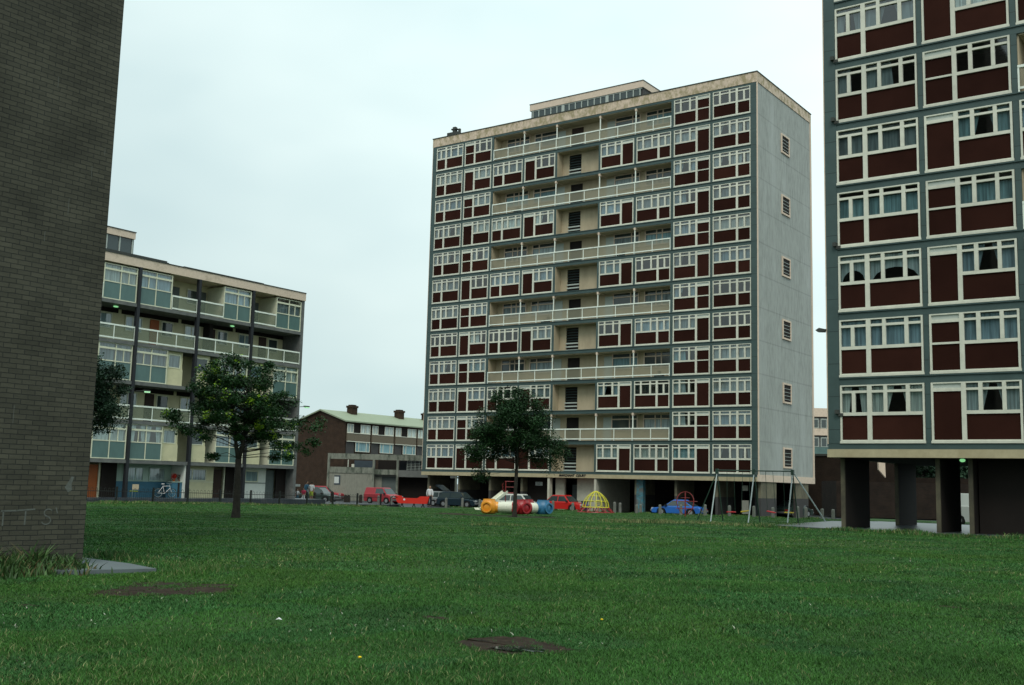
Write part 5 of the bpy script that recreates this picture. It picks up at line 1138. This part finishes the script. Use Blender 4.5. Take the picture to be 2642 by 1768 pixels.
# ------------------------------------------------------------------ people
def person(label, loc, rz, H=1.72, top='cl_white', legs='cl_dark', sleeves=True, shorts=False, hair='hair', pose='stand', arm=(0.12, -.15), bald=False, hem=None):
    t = thing('person', label, 'person', loc, rz); s = H / 1.72
    def skin(name, vs, es, rs, m, par=t, root=0):
        me = bpy.data.meshes.new(name); me.from_pydata([tuple(Vector(v) * s) for v in vs], es, []); me.materials.append(M[m]); me.update()
        o = bpy.data.objects.new(name, me); COL.objects.link(o); o.parent = par
        md = o.modifiers.new('skin', 'SKIN'); sv = me.skin_vertices[0].data
        for i, r in enumerate(rs): sv[i].radius = (r[0] * s, r[1] * s) if isinstance(r, tuple) else (r * s, r * s); sv[i].use_root = (i == root)
        sd_ = o.modifiers.new('sub', 'SUBSURF'); sd_.levels = 1; sd_.render_levels = 1; return o
    bend = .0 if pose == 'stand' else .12
    V = [(0, 0, .95), (.0, 0, 1.12), (bend * .5, 0, 1.32), (bend, 0, 1.45), (bend + .01, 0, 1.53), (bend + .02, 0, 1.63), (bend + .02, 0, 1.70)]
    Rr = [(.13, .16), (.11, .14), (.12, .17), (.07, .08), .050, (.085, .075), .055]
    E_ = [(i, i + 1) for i in range(6)]; mats = None
    for sg, af in ((1, arm[0]), (-1, arm[1])):
        b = len(V); V += [(bend, sg * .19, 1.42), (bend + .02 + af * .5, sg * .24, 1.14), (bend + .05 + af, sg * .22, .90), (bend + .07 + af, sg * .21, .82), (bend + .08 + af, sg * .20, .76)]
        Rr += [.058, .043, .028, (.022, .036), (.014, .026)]; E_ += [(3, b), (b, b + 1), (b + 1, b + 2), (b + 2, b + 3), (b + 3, b + 4)]
        for fi in range(3):
            c = len(V); V += [(bend + .09 + af + (fi - 1) * .02, sg * (.20 + (fi - 1) * .012), .72), (bend + .085 + af + (fi - 1) * .025, sg * .19, .685)]; Rr += [.010, .008]; E_ += [(b + 4, c), (c, c + 1)]
        c = len(V); V += [(bend + .12 + af, sg * .19, .79)]; Rr += [.010]; E_ += [(b + 3, c)]
    for sg in (1, -1):
        b = len(V); st_ = .06 * sg; V += [(0, sg * .095, .88), (.02 + st_, sg * .10, .50), (st_ - .01, sg * .10, .10), (st_, sg * .10, .045), (st_ + .15, sg * .11, .03)]
        Rr += [.092, .062, .042, (.045, .04), (.035, .03)]; E_ += [(0, b), (b, b + 1), (b + 1, b + 2), (b + 2, b + 3), (b + 3, b + 4)]
    body = skin('body', V, E_, Rr, 'skin')
    hd = MB(); c = (bend + .03, 0, 1.63); hd.ell((c[0] * s, 0, c[2] * s), (.098 * s, .078 * s, .118 * s), 12, 9); hd.ell(((c[0] + .10) * s, 0, (c[2] - .015) * s), (.018 * s, .012 * s, .022 * s), 6, 5)
    for sg in (1, -1): hd.ell((c[0] * s, sg * .08 * s, c[2] * s), (.018 * s, .010 * s, .03 * s), 6, 5)
    hh = hd.build('head', M['skin'], t, smooth=True)
    fc = MB()
    for sg in (1, -1): fc.ell(((c[0] + .088) * s, sg * .032 * s, (c[2] + .012) * s), (.008 * s, .012 * s, .007 * s), 6, 4)
    fc.ell(((c[0] + .088) * s, 0, (c[2] - .055) * s), (.008 * s, .022 * s, .006 * s), 6, 4); fc.build('eyes_and_mouth', M['hair'], hh)
    hr = MB(); hr.ell(((c[0] - .018) * s, 0, (c[2] + (.01 if bald else .028)) * s), ((.094 if not bald else .088) * s, .086 * s, (.108 if not bald else .07) * s), 12, 8); hr.build('hair', M[hair], t, smooth=True)
    # top
    hz = hem or .88
    V2 = [(0, 0, hz), (0, 0, 1.12), (bend * .5, 0, 1.30), (bend, 0, 1.43), (bend, .0, 1.485)]; R2_ = [(.145, .185), (.135, .17), (.145, .195), (.09, .11), .06]; E2 = [(0, 1), (1, 2), (2, 3), (3, 4)]
    for sg, af in ((1, arm[0]), (-1, arm[1])):
        b = len(V2); V2 += [(bend, sg * .195, 1.42), (bend + .02 + af * .5, sg * .245, 1.15)]; R2_ += [.075, .06]; E2 += [(3, b), (b, b + 1)]
        if sleeves: V2 += [(bend + .045 + af * .95, sg * .222, .93)]; R2_ += [.042]; E2 += [(b + 1, b + 2)]
    skin('shirt', V2, E2, R2_, top)
    V3 = [(0, 0, .97), (0, 0, .88)]; R3_ = [(.135, .165), (.125, .16)]; E3 = [(0, 1)]
    for sg in (1, -1):
        b = len(V3); st_ = .06 * sg; V3 += [(0.0, sg * .10, .80), (.02 + st_, sg * .105, .50)]; R3_ += [.105, .082]; E3 += [(1, b), (b, b + 1)]
        if not shorts: V3 += [(st_ - .01, sg * .10, .09)]; R3_ += [.06]; E3 += [(b + 1, b + 2)]
    skin('shorts' if shorts else 'trousers', V3, E3, R3_, legs)
    sh = MB()
    for sg in (1, -1): sh.ell(((.06 * sg + .07) * s, sg * .108 * s, .04 * s), (.14 * s, .05 * s, .045 * s), 10, 6)
    sh.build('shoes', M['cl_white' if shorts else 'cl_dark'], t, smooth=True); return t
p = gp(1108, 96.0, -.08); person('man in a white shirt and dark trousers standing at the end of the red rocker', (p.x, p.y, p.z), HD - math.radians(75), 1.80, bald=True)
p = gp(802, 91.5); person('person in a white top and yellow-green shorts, back turned, right of the group', (p.x, p.y, -.42), HD + math.radians(85), 1.66, legs='cl_lime', shorts=True, sleeves=False)
p = gp(782, 90.0); person('child in a pink and white top standing in front of the group by the railings', (p.x, p.y, -.42), HD + math.radians(-80), 1.15, top='cl_pink', legs='cl_white', sleeves=False, pose='bend')
p = gp(786, 93.5); person('person in a dark top with pale blue sleeves, behind the child in pink', (p.x, p.y, -.42), HD + math.radians(-20), 1.70, top='cl_blue', legs='cl_dark', pose='bend')
p = gp(766, 94.5); person('small child at the corner of the left block, mostly in shade', (p.x, p.y, -.42), HD + math.radians(-60), 1.0, top='cl_white', legs='cl_blue', sleeves=False)
o = MB(); o.box(-.3, .3, -.02, .02, -.1, .1); q = at(765.5, 1252.5, 100); s_ = o.build('sign_plate', M['sign']); s_.location = (-65.2, 62.5, 1.05); s_.rotation_euler = (0, 0, HD)
s_.location = at(765.5, 1252.5, 93); tag(s_, 'small white sign plate near the brick gable, above the group of people', 'sign')
m = MB(); m.box(-.03, .03, .0, .05, -1.7, .08); sp = m.build('post', M['timber'], s_)

# ------------------------------------------------------------------ by the ground floor flats
def wheel_pts(r, n=20): return [(r * math.cos(k * 2 * math.pi / n), 0, r * math.sin(k * 2 * math.pi / n)) for k in range(n)]
p = Vector((-63.3, 47.75, -.045)); bc = thing('bicycle', 'pale bicycle leaning before the blue painted flat', 'bicycle', p, math.radians(82))
for xx in (-.52, .52):
    m = MB(); m.tube([(a + xx, b, c + .34) for a, b, c in wheel_pts(.32)], .020, 6, closed=True); w = m.build('wheel', M['tyre'], bc)
    m = MB(); m.tube([(a + xx, b, c + .34) for a, b, c in wheel_pts(.29)], .012, 5, closed=True); m.tube([(xx, -.04, .34), (xx, .04, .34)], .03, 6)
    for k in range(8): a = k * math.pi / 4; m.tube([(xx, 0, .34), (xx + .29 * math.cos(a), 0, .34 + .29 * math.sin(a))], .004, 3)
    m.build('rim', M['galv'], w)
m = MB(); BB = (-.05, 0, .30); SE = (-.17, 0, .80); HDt = (.33, 0, .82); HDb = (.37, 0, .68)
for a, b in [(BB, SE), (BB, HDb), (SE, HDt), (BB, (-.52, 0, .34)), (SE, (-.52, 0, .34)), (HDt, HDb), (HDb, (.52, 0, .34))]: m.tube([a, b], .018, 6)
m.build('frame', M['cl_white'], bc)
m = MB(); m.tube([(-.17, 0, .8), (-.19, 0, .93)], .012, 5); m.ell((-.19, 0, .95), (.14, .07, .03), 8, 5); m.build('saddle', M['cl_white'], bc)
m = MB(); m.tube([(.33, 0, .82), (.30, 0, .98)], .013, 5); m.tube([(.22, -.26, 1.0), (.34, -.2, .99), (.32, 0, .98), (.34, .2, .99), (.22, .26, 1.0)], .012, 5); m.build('handlebar', M['galv'], bc)
ch = thing('folding_chair', 'chair with a yellow-brown cushion beside the black fin, before the blue flat', 'chair', (-63.3, 45.25, -.045), math.radians(-100))
m = MB(); m.box(-.22, .22, -.2, .2, .42, .47); m.build('seat', M['cl_lime'], ch)
m = MB(); m.box(-.22, .22, .18, .24, .55, .9); m.build('backrest', M['beige_wall'], ch)
for sx_ in (-.2, .2):
    for sy_ in (-.2, .2): m = MB(); m.tube([(sx_, sy_, 0), (sx_, sy_ * 1.05, .9 if sy_ > 0 else .42)], .013, 5); m.build('leg', M['galv'], ch)
cb = thing('blue_cupboard', 'blue painted meter cupboard by the white wing wall of the blue flat', 'cupboard', (-64.2, 49.35, -.05), math.radians(90))
m = MB(); m.box(-.62, .5, -.35, .35, 0, 1.08); m.build('cabinet', M['bluepaint'], cb)
m = MB(); m.box(-.66, .54, -.39, .37, 1.08, 1.13); m.build('top', M['ltblue'], cb)
m = MB(); m.box(-.16, .0, -.37, -.352, .05, 1.05); m.build('gap', M['dark'], cb)
M['redflower'] = mat('red_geranium', (.62, .02, .012), .7, .2, 9, rnd=.3); M['darkflower'] = mat('dark_red_foliage', (.12, .02, .012), .7, .2, 9, rnd=.4)
for x, lab, mm in [(-.25, 'pot of bright red flowers on the blue cupboard, left one', 'redflower'), (.28, 'pot of dark red flowers on the blue cupboard, right one', 'darkflower')]:
    pw = Vector((-64.2, 49.35 + x, 1.08)); t = thing('flower_pot', lab, 'flower pot', pw, group='flower pots on the blue cupboard')
    m = MB(); m.tube([(0, 0, 0), (0, 0, .16)], [.08, .11], 10); m.build('pot', M['orange_door'], t)
    rg = np.random.default_rng(3); C = rg.normal(0, 1, (260, 3)); C = C / np.linalg.norm(C, axis=1)[:, None] * rg.uniform(.3, 1, (260, 1)) * .24 + np.array([0, 0, .34])
    me = leaf_mesh('flowers', C, np.full(260, .04), [M[mm], M['leafA']], (rg.uniform(0, 1, 260) < .25), rg); put('flowers', me, t)

# ------------------------------------------------------------------ playground
# tunnel
DT = 63.5; T0 = gp(1262, DT)
tn = thing('play_tunnel', 'play tunnel of white tubes with orange, red and blue junctions on the lawn', 'play tunnel', (T0.x, T0.y, T0.z - .02), HD - math.radians(8))
def ringtube(c, d, r0, r1, ln, mt, par, name='tube', n=20):
    """hollow tube from c along d"""
    c = Vector(c); d = Vector(d).normalized(); a = d.cross(Vector((0, 0, 1))); 
    if a.length < .1: a = Vector((1, 0, 0))
    a.normalize(); b = d.cross(a); m = MB()
    R = [(r0, 0), (r1, 0), (r1, ln), (r0, ln)]
    for r, s in R:
        for k in range(n):
            an = 2 * math.pi * k / n; m.v.append(tuple(c + d * s + (a * math.cos(an) + b * math.sin(an)) * r))
    for i in range(4):
        j = (i + 1) % 4
        for k in range(n): k2 = (k + 1) % n; m.f.append((i * n + k, i * n + k2, j * n + k2, j * n + k)); m.m.append(0)
    return m.build(name, mt, par, smooth=False)
def junction(c, dirs, mt, r=.36, top=True):
    c = Vector(c); t = thing('junction', '', '') if False else None
    m = MB(); n = 16
    prof = [(.34, -.38), (.44, -.32), (.50, -.12), (.50, .10), (.45, .24), (.36, .40), (.36, .47)] if top else [(.3, -.36), (.42, -.28), (.45, 0), (.40, .25), (.2, .36)]
    for rr_, z in prof:
        for k in range(n): an = 2 * math.pi * (k + .5) / n; q = max(abs(math.cos(an)), abs(math.sin(an))); sq = rr_ * (.55 + .45 / q * .93) ; m.v.append((c.x + sq * math.cos(an), c.y + sq * math.sin(an), c.z + z))
    for i in range(len(prof) - 1):
        for k in range(n): k2 = (k + 1) % n; m.f.append((i * n + k, i * n + k2, (i + 1) * n + k2, (i + 1) * n + k)); m.m.append(0)
    m.f.append(tuple(range(n))[::-1]); m.m.append(0)
    if not top: m.f.append(tuple(range((len(prof) - 1) * n, len(prof) * n))); m.m.append(0)
    j = m.build('junction', mt, tn, smooth=True)
    for d, op in dirs:
        dv = Vector((math.cos(math.radians(d)), math.sin(math.radians(d)), 0)); q = .52
        ringtube(c + dv * (q - .14), dv, .235, .315, .17, mt, j, 'collar')
        if op:
            h = MB(); e = dv * (q - .11); a = Vector((-dv.y, dv.x, 0)); h.poly([tuple(c + e + (a * math.cos(k * math.pi / 10) + Vector((0, 0, 1)) * math.sin(k * math.pi / 10)) * .24) for k in range(20)]); h.build('opening', M['darkred'] if mt in (M['pl_red'], M['pl_or']) else M['dark'], j)
    return j
zc = .40
J1 = (0, 0, zc); J2 = (1.90, .12, zc); J3 = (3.05, 1.15, zc)
junction(J1, [(-97, 1), (2, 0), (80, 0)], M['pl_or']); junction(J2, [(-128, 1), (-48, 1), (42, 0), (182, 0)], M['pl_red']); junction(J3, [(-40, 1), (222, 0), (130, 0)], M['pl_bl'])
def wtube(a, b, off0=.5, off1=.5):
    a = Vector(a); b = Vector(b); d = (b - a); L_ = d.length; d.normalize(); ringtube(a + d * off0, d, .27, .30, L_ - off0 - off1, M['pl_wh'], tn)
wtube(J1, J2); wtube(J2, J3, .50, .48)
J4 = (.35, 1.75, zc); J5 = (2.0, 2.0, zc)
junction(J5, [(180, 0), (-90, 0)], M['pl_red']); wtube(J4, J5, .1, .5)
# slide
S0 = gp(1318, 68.5); sl_ = thing('slide', 'white slide with a dark red tubular ladder tower behind the tunnel', 'slide', (S0.x, S0.y, S0.z), HD)
top = Vector((-.33, .05, 1.27)); bot = Vector((-1.72, -.65, .16)); dd = (bot - top).normalized(); sd_ = dd.cross(Vector((0, 0, 1))).normalized(); nn_ = sd_.cross(dd).normalized()
m = MB(); pts = [top, bot, bot + Vector((-.35, -.12, .0))]
for i in range(2):
    a, b = pts[i], pts[i + 1]
    for (u0, h0, u1, h1) in [(-.34, 0, .34, 0), (-.34, 0, -.36, .15), (.34, 0, .36, .15)]:
        m.poly([a + sd_ * u0 + nn_ * h0, b + sd_ * u0 + nn_ * h0, b + sd_ * u1 + nn_ * h1, a + sd_ * u1 + nn_ * h1])
        m.poly([a + sd_ * u0 + nn_ * (h0 - .02), b + sd_ * u0 + nn_ * (h0 - .02), b + sd_ * u1 + nn_ * (h1 - .02), a + sd_ * u1 + nn_ * (h1 - .02)][::-1])
m.build('chute', M['pl_wh'], sl_)
m = MB()
for x, y in ((-.35, -.25), (-.35, .3), (.25, -.25), (.25, .3)):
    m.tube([(x, y, 0), (x, y, 1.9), (x - .05, y, 1.98)], .028, 6)
for z in (1.25, 1.6, 1.95):
    m.tube([(-.35, -.25, z), (.25, -.25, z)], .02, 5); m.tube([(-.35, .3, z), (.25, .3, z)], .02, 5)
for k in range(6): m.tube([(.55 - k * .06, -.2, .1 + k * .2), (.55 - k * .06, .25, .1 + k * .2)], .018, 5)
m.tube([(.6, -.2, 0), (.25, -.2, 1.25)], .025, 6); m.tube([(.6, .25, 0), (.25, .25, 1.25)], .025, 6)
for a in range(3): m.tube([(-.35 - .25 * math.sin(a), -.25 + .0, 1.25 + a * .2), (-.5, -.3, 1.45 + a * .2)], .02, 5)
m.build('ladder', M['darkred'], sl_); m = MB(); m.box(-.38, .28, -.28, .33, 1.2, 1.25); m.build('platform', M['darkred'], sl_)
# rocker
P0 = gp(1062, 90.0); rk = thing('rocking_boat', 'long bright red rocker bench with raised ends, near the man in white', 'rocker', (P0.x, P0.y, P0.z), HD - math.radians(4))
pr = [(-1.62, .62), (-1.42, .93), (-.90, .90), (-.86, .82), (-.70, .72), (.60, .72), (.74, .82), (.80, .86), (1.40, .86), (1.25, .30), (-1.05, .30), (-1.22, .42), (-1.32, .86), (-1.5, .82)]
pr = [(-1.38, .90), (-.90, .90), (-.86, .80), (-.62, .72), (.45, .72), (.62, .80), (.72, .88), (1.42, .88), (1.28, .28), (-1.02, .28), (-1.16, .36)]
for y in (-.28, .24): m = MB(); m.prism(pr, y, y + .04); m.build('side_panel', M['pl_red2'], rk)
m = MB(); m.box(-1.0, 1.25, -.24, .24, .45, .50); m.build('seat', M['pl_red'], rk)
m = MB(); m.tube([(-1.15, -.26, .75), (-1.5, -.26, .86), (-1.72, -.26, .72), (-1.76, -.26, .3), (-1.72, -.26, .05)], .04, 6); m.build('end_hoop', M['tyre'], rk)
for x in (-.8, .2, .95): m = MB(); m.tube([(x - .12, 0, -.05), (x, 0, .3)], .04, 6); m.tube([(x + .12, 0, -.05), (x, 0, .3)], .04, 6); m.build('leg', M['tyre'], rk)
m = MB(); m.poly([(-.58 + .09 * math.cos(k), -.285, .60 + .09 * math.sin(k)) for k in np.linspace(0, 6.28, 9)[:-1]]); m.build('white_badge', M['cl_white'], rk)
# yellow dome on a red base
P0 = gp(1537, 80.5); dm = thing('climbing_dome', 'yellow tubular climbing dome on a low red base, left of the blue column', 'climbing frame', (P0.x, P0.y, P0.z), HD)
m = MB(); Rb = .98; zb_ = .42; Hh = 1.20
def domept(an, t, R=Rb, z0=zb_, h=Hh):
    s_ = min(.985, t / 1.45); r_ = R * (1 - s_ ** 2.1) ** .82; return (r_ * math.cos(an), r_ * math.sin(an), z0 + h * s_)
for k in range(14):
    an = k * math.pi / 7 + .2; m.tube([domept(an, t) for t in np.linspace(0, 1.42, 8)], .026, 6)
m.tube([(Rb * math.cos(a), Rb * math.sin(a), zb_) for a in np.linspace(0, 2 * math.pi, 25)[:-1]], .03, 6, closed=True)
for t, g_ in ((.55, 1), (1.0, 1), (1.42, 1)):
    q = domept(0, t); m.tube([(q[0] * math.cos(a), q[0] * math.sin(a), q[2]) for a in np.linspace(0, 2 * math.pi, 21)[:-1]], .024, 6, closed=True)
m.build('dome', M['pl_ye'], dm)
m = MB(); c = domept(-1.45, .35); m.tube([(c[0] + .24 * math.cos(a), c[1] - .04, c[2] + .24 * math.sin(a)) for a in np.linspace(0, 2 * math.pi, 17)[:-1]], .024, 6, closed=True)
for zz in (-.05, .07): m.tube([(c[0] - .1, c[1] - .04, c[2] + zz), (c[0] + .1, c[1] - .04, c[2] + zz)], .014, 5)
m.build('porthole_ring', M['pl_ye'], dm)
m = MB(); m.tube([(1.36 * math.cos(a), 1.36 * math.sin(a), .05) for a in np.linspace(0, 2 * math.pi, 25)[:-1]], .035, 6, closed=True)
for k in range(12): a = k * math.pi / 6; m.tube([(1.36 * math.cos(a), 1.36 * math.sin(a), .05), (Rb * math.cos(a + .13), Rb * math.sin(a + .13), zb_)], .028, 6); m.tube([(1.36 * math.cos(a), 1.36 * math.sin(a), .05), (Rb * math.cos(a - .2), Rb * math.sin(a - .2), zb_ - .02)], .022, 5)
m.build('base_frame', M['pl_red'], dm)
# red globe frame
P0 = gp(1768, 71.5); gl_ = thing('climbing_globe', 'thin red globe-shaped climbing frame standing before the blue car', 'climbing frame', (P0.x, P0.y, P0.z), HD + .35)
m = MB(); m.tube([(0, 0, -.05), (0, 0, 1.62)], .04, 6)
for k in range(4):
    a = k * math.pi / 2 + .3; m.tube([(.78 * math.cos(t) * math.cos(a), .78 * math.cos(t) * math.sin(a), 1.0 + (.62 if t > 0 else .85) * math.sin(t)) for t in np.linspace(-1.35, 1.57, 14)], .018, 5)
for z, r_ in ((1.0, .78), (1.22, .30), (.52, .62)): m.tube([(r_ * math.cos(a), r_ * math.sin(a), z) for a in np.linspace(0, 2 * math.pi, 25)[:-1]], .016, 5, closed=True)
m.build('frame', M['darkred'], gl_)
# swings
A = at(1850, 1216, 57.6); B = at(2045, 1216, 55.4); A.z = B.z = 0; dS = (B - A).normalized(); LS_ = (B - A).length; az = math.atan2(dS.y, dS.x); zA = float(G(A.x, A.y))
sw = thing('swing_set', 'green and grey tubular swings with red and yellow seats, right of the lawn', 'swings', (A.x, A.y, zA), az)
Ht = 2.66; sp_ = .78
m = MB(); m.tube([(-.06, 0, Ht), (LS_ + .06, 0, Ht)], .032, 8); m.build('top_bar', M['gpaint'], sw)
for x, e in ((0, -.38), (LS_ / 2, 0), (LS_, 0)):
    zz = float(G(A.x + dS.x * x, A.y + dS.y * x)) - zA
    m = MB(); m.tube([(x, 0, Ht - .12), (x, -sp_ * 1.15, zz - .1)], .034, 7); m.build('front_leg', M['galv'], sw)
    m = MB(); m.tube([(x, 0, Ht - .05), (x, sp_ * 1.1, zz - .1)], .032, 7); m.build('rear_leg', M['gpaint'], sw)
    m = MB(); m.box(x - .07, x + .07, -.08, .08, Ht - .18, Ht + .08); m.build('joint', M['gpaint'], sw)
m = MB(); m.tube([(0, 0, Ht - .1), (-1.25, .2, -.1)], .03, 7); m.build('end_brace', M['gpaint'], sw)
m = MB(); m.tube([(LS_ + .05, .05, Ht - .1), (LS_ + 1.75, .35, -.12)], .034, 7); m.build('end_brace', M['galv'], sw)
SEA = [(.75, 'swre', .10, 'red swing seat hanging leftmost on the swing frame', .02), (1.62, 'swye', -.15, 'tilted yellow swing seat at the middle leg', .16), (2.85, 'swre', .32, 'red swing seat tilted down to the right', -.16), (3.80, 'swye', .25, 'level yellow swing seat by the right leg', 0)]
for x, mt, sy, lab, tilt in SEA:
    zs_ = .50 + (.07 if x > 1 else 0); hw_ = .23
    m = MB(); m.box(-hw_, hw_, -.10, .10, -.03, .03)
    ob = m.build('seat', M[mt], sw, bevel=.015); ob.location = (x, sy, zs_); ob.rotation_euler = (0, -tilt, 0); ob['label'] = lab
    for q in (-hw_ * .95, hw_ * .95):
        m = MB(); m.tube([(x + q * .9, 0, Ht - .03), (x + q, sy, zs_ + q * math.tan(tilt))], .011, 4); m.build('chain', M['gpaint'], sw)
# red litter by the rocker base removed; wheelie bin near entrance
b_ = gp(1508, 92, -.06); t = thing('blue_bin', 'small blue bin seen through the yellow climbing dome', 'bin', (b_.x, b_.y, b_.z), HD)
m = MB(); m.prism([(-.2, 0), (.2, 0), (.26, .8), (-.26, .8)], -.22, .22); m.build('body', paint('bin_blue', (.01, .03, .16)), t); m = MB(); m.box(-.28, .28, -.25, .25, .8, .86); m.build('lid', M['cl_dark'], t)
m = MB(); m.tube([(0, 0, 0), (0, 0, .85)], .025, 6); m.tube([(3.2, 0, 0), (3.2, 0, .85)], .025, 6); m.tube([(0, 0, .85), (3.2, 0, .85)], .025, 6)
o = m.build('handrail', M['fence']); q = gp(1487, 93.5, -.06); o.location = q; o.rotation_euler = (0, 0, 0); tag(o, 'dark metal handrail beside the main tower entrance', 'handrail')
print('SCENE BUILT', len(bpy.data.objects))
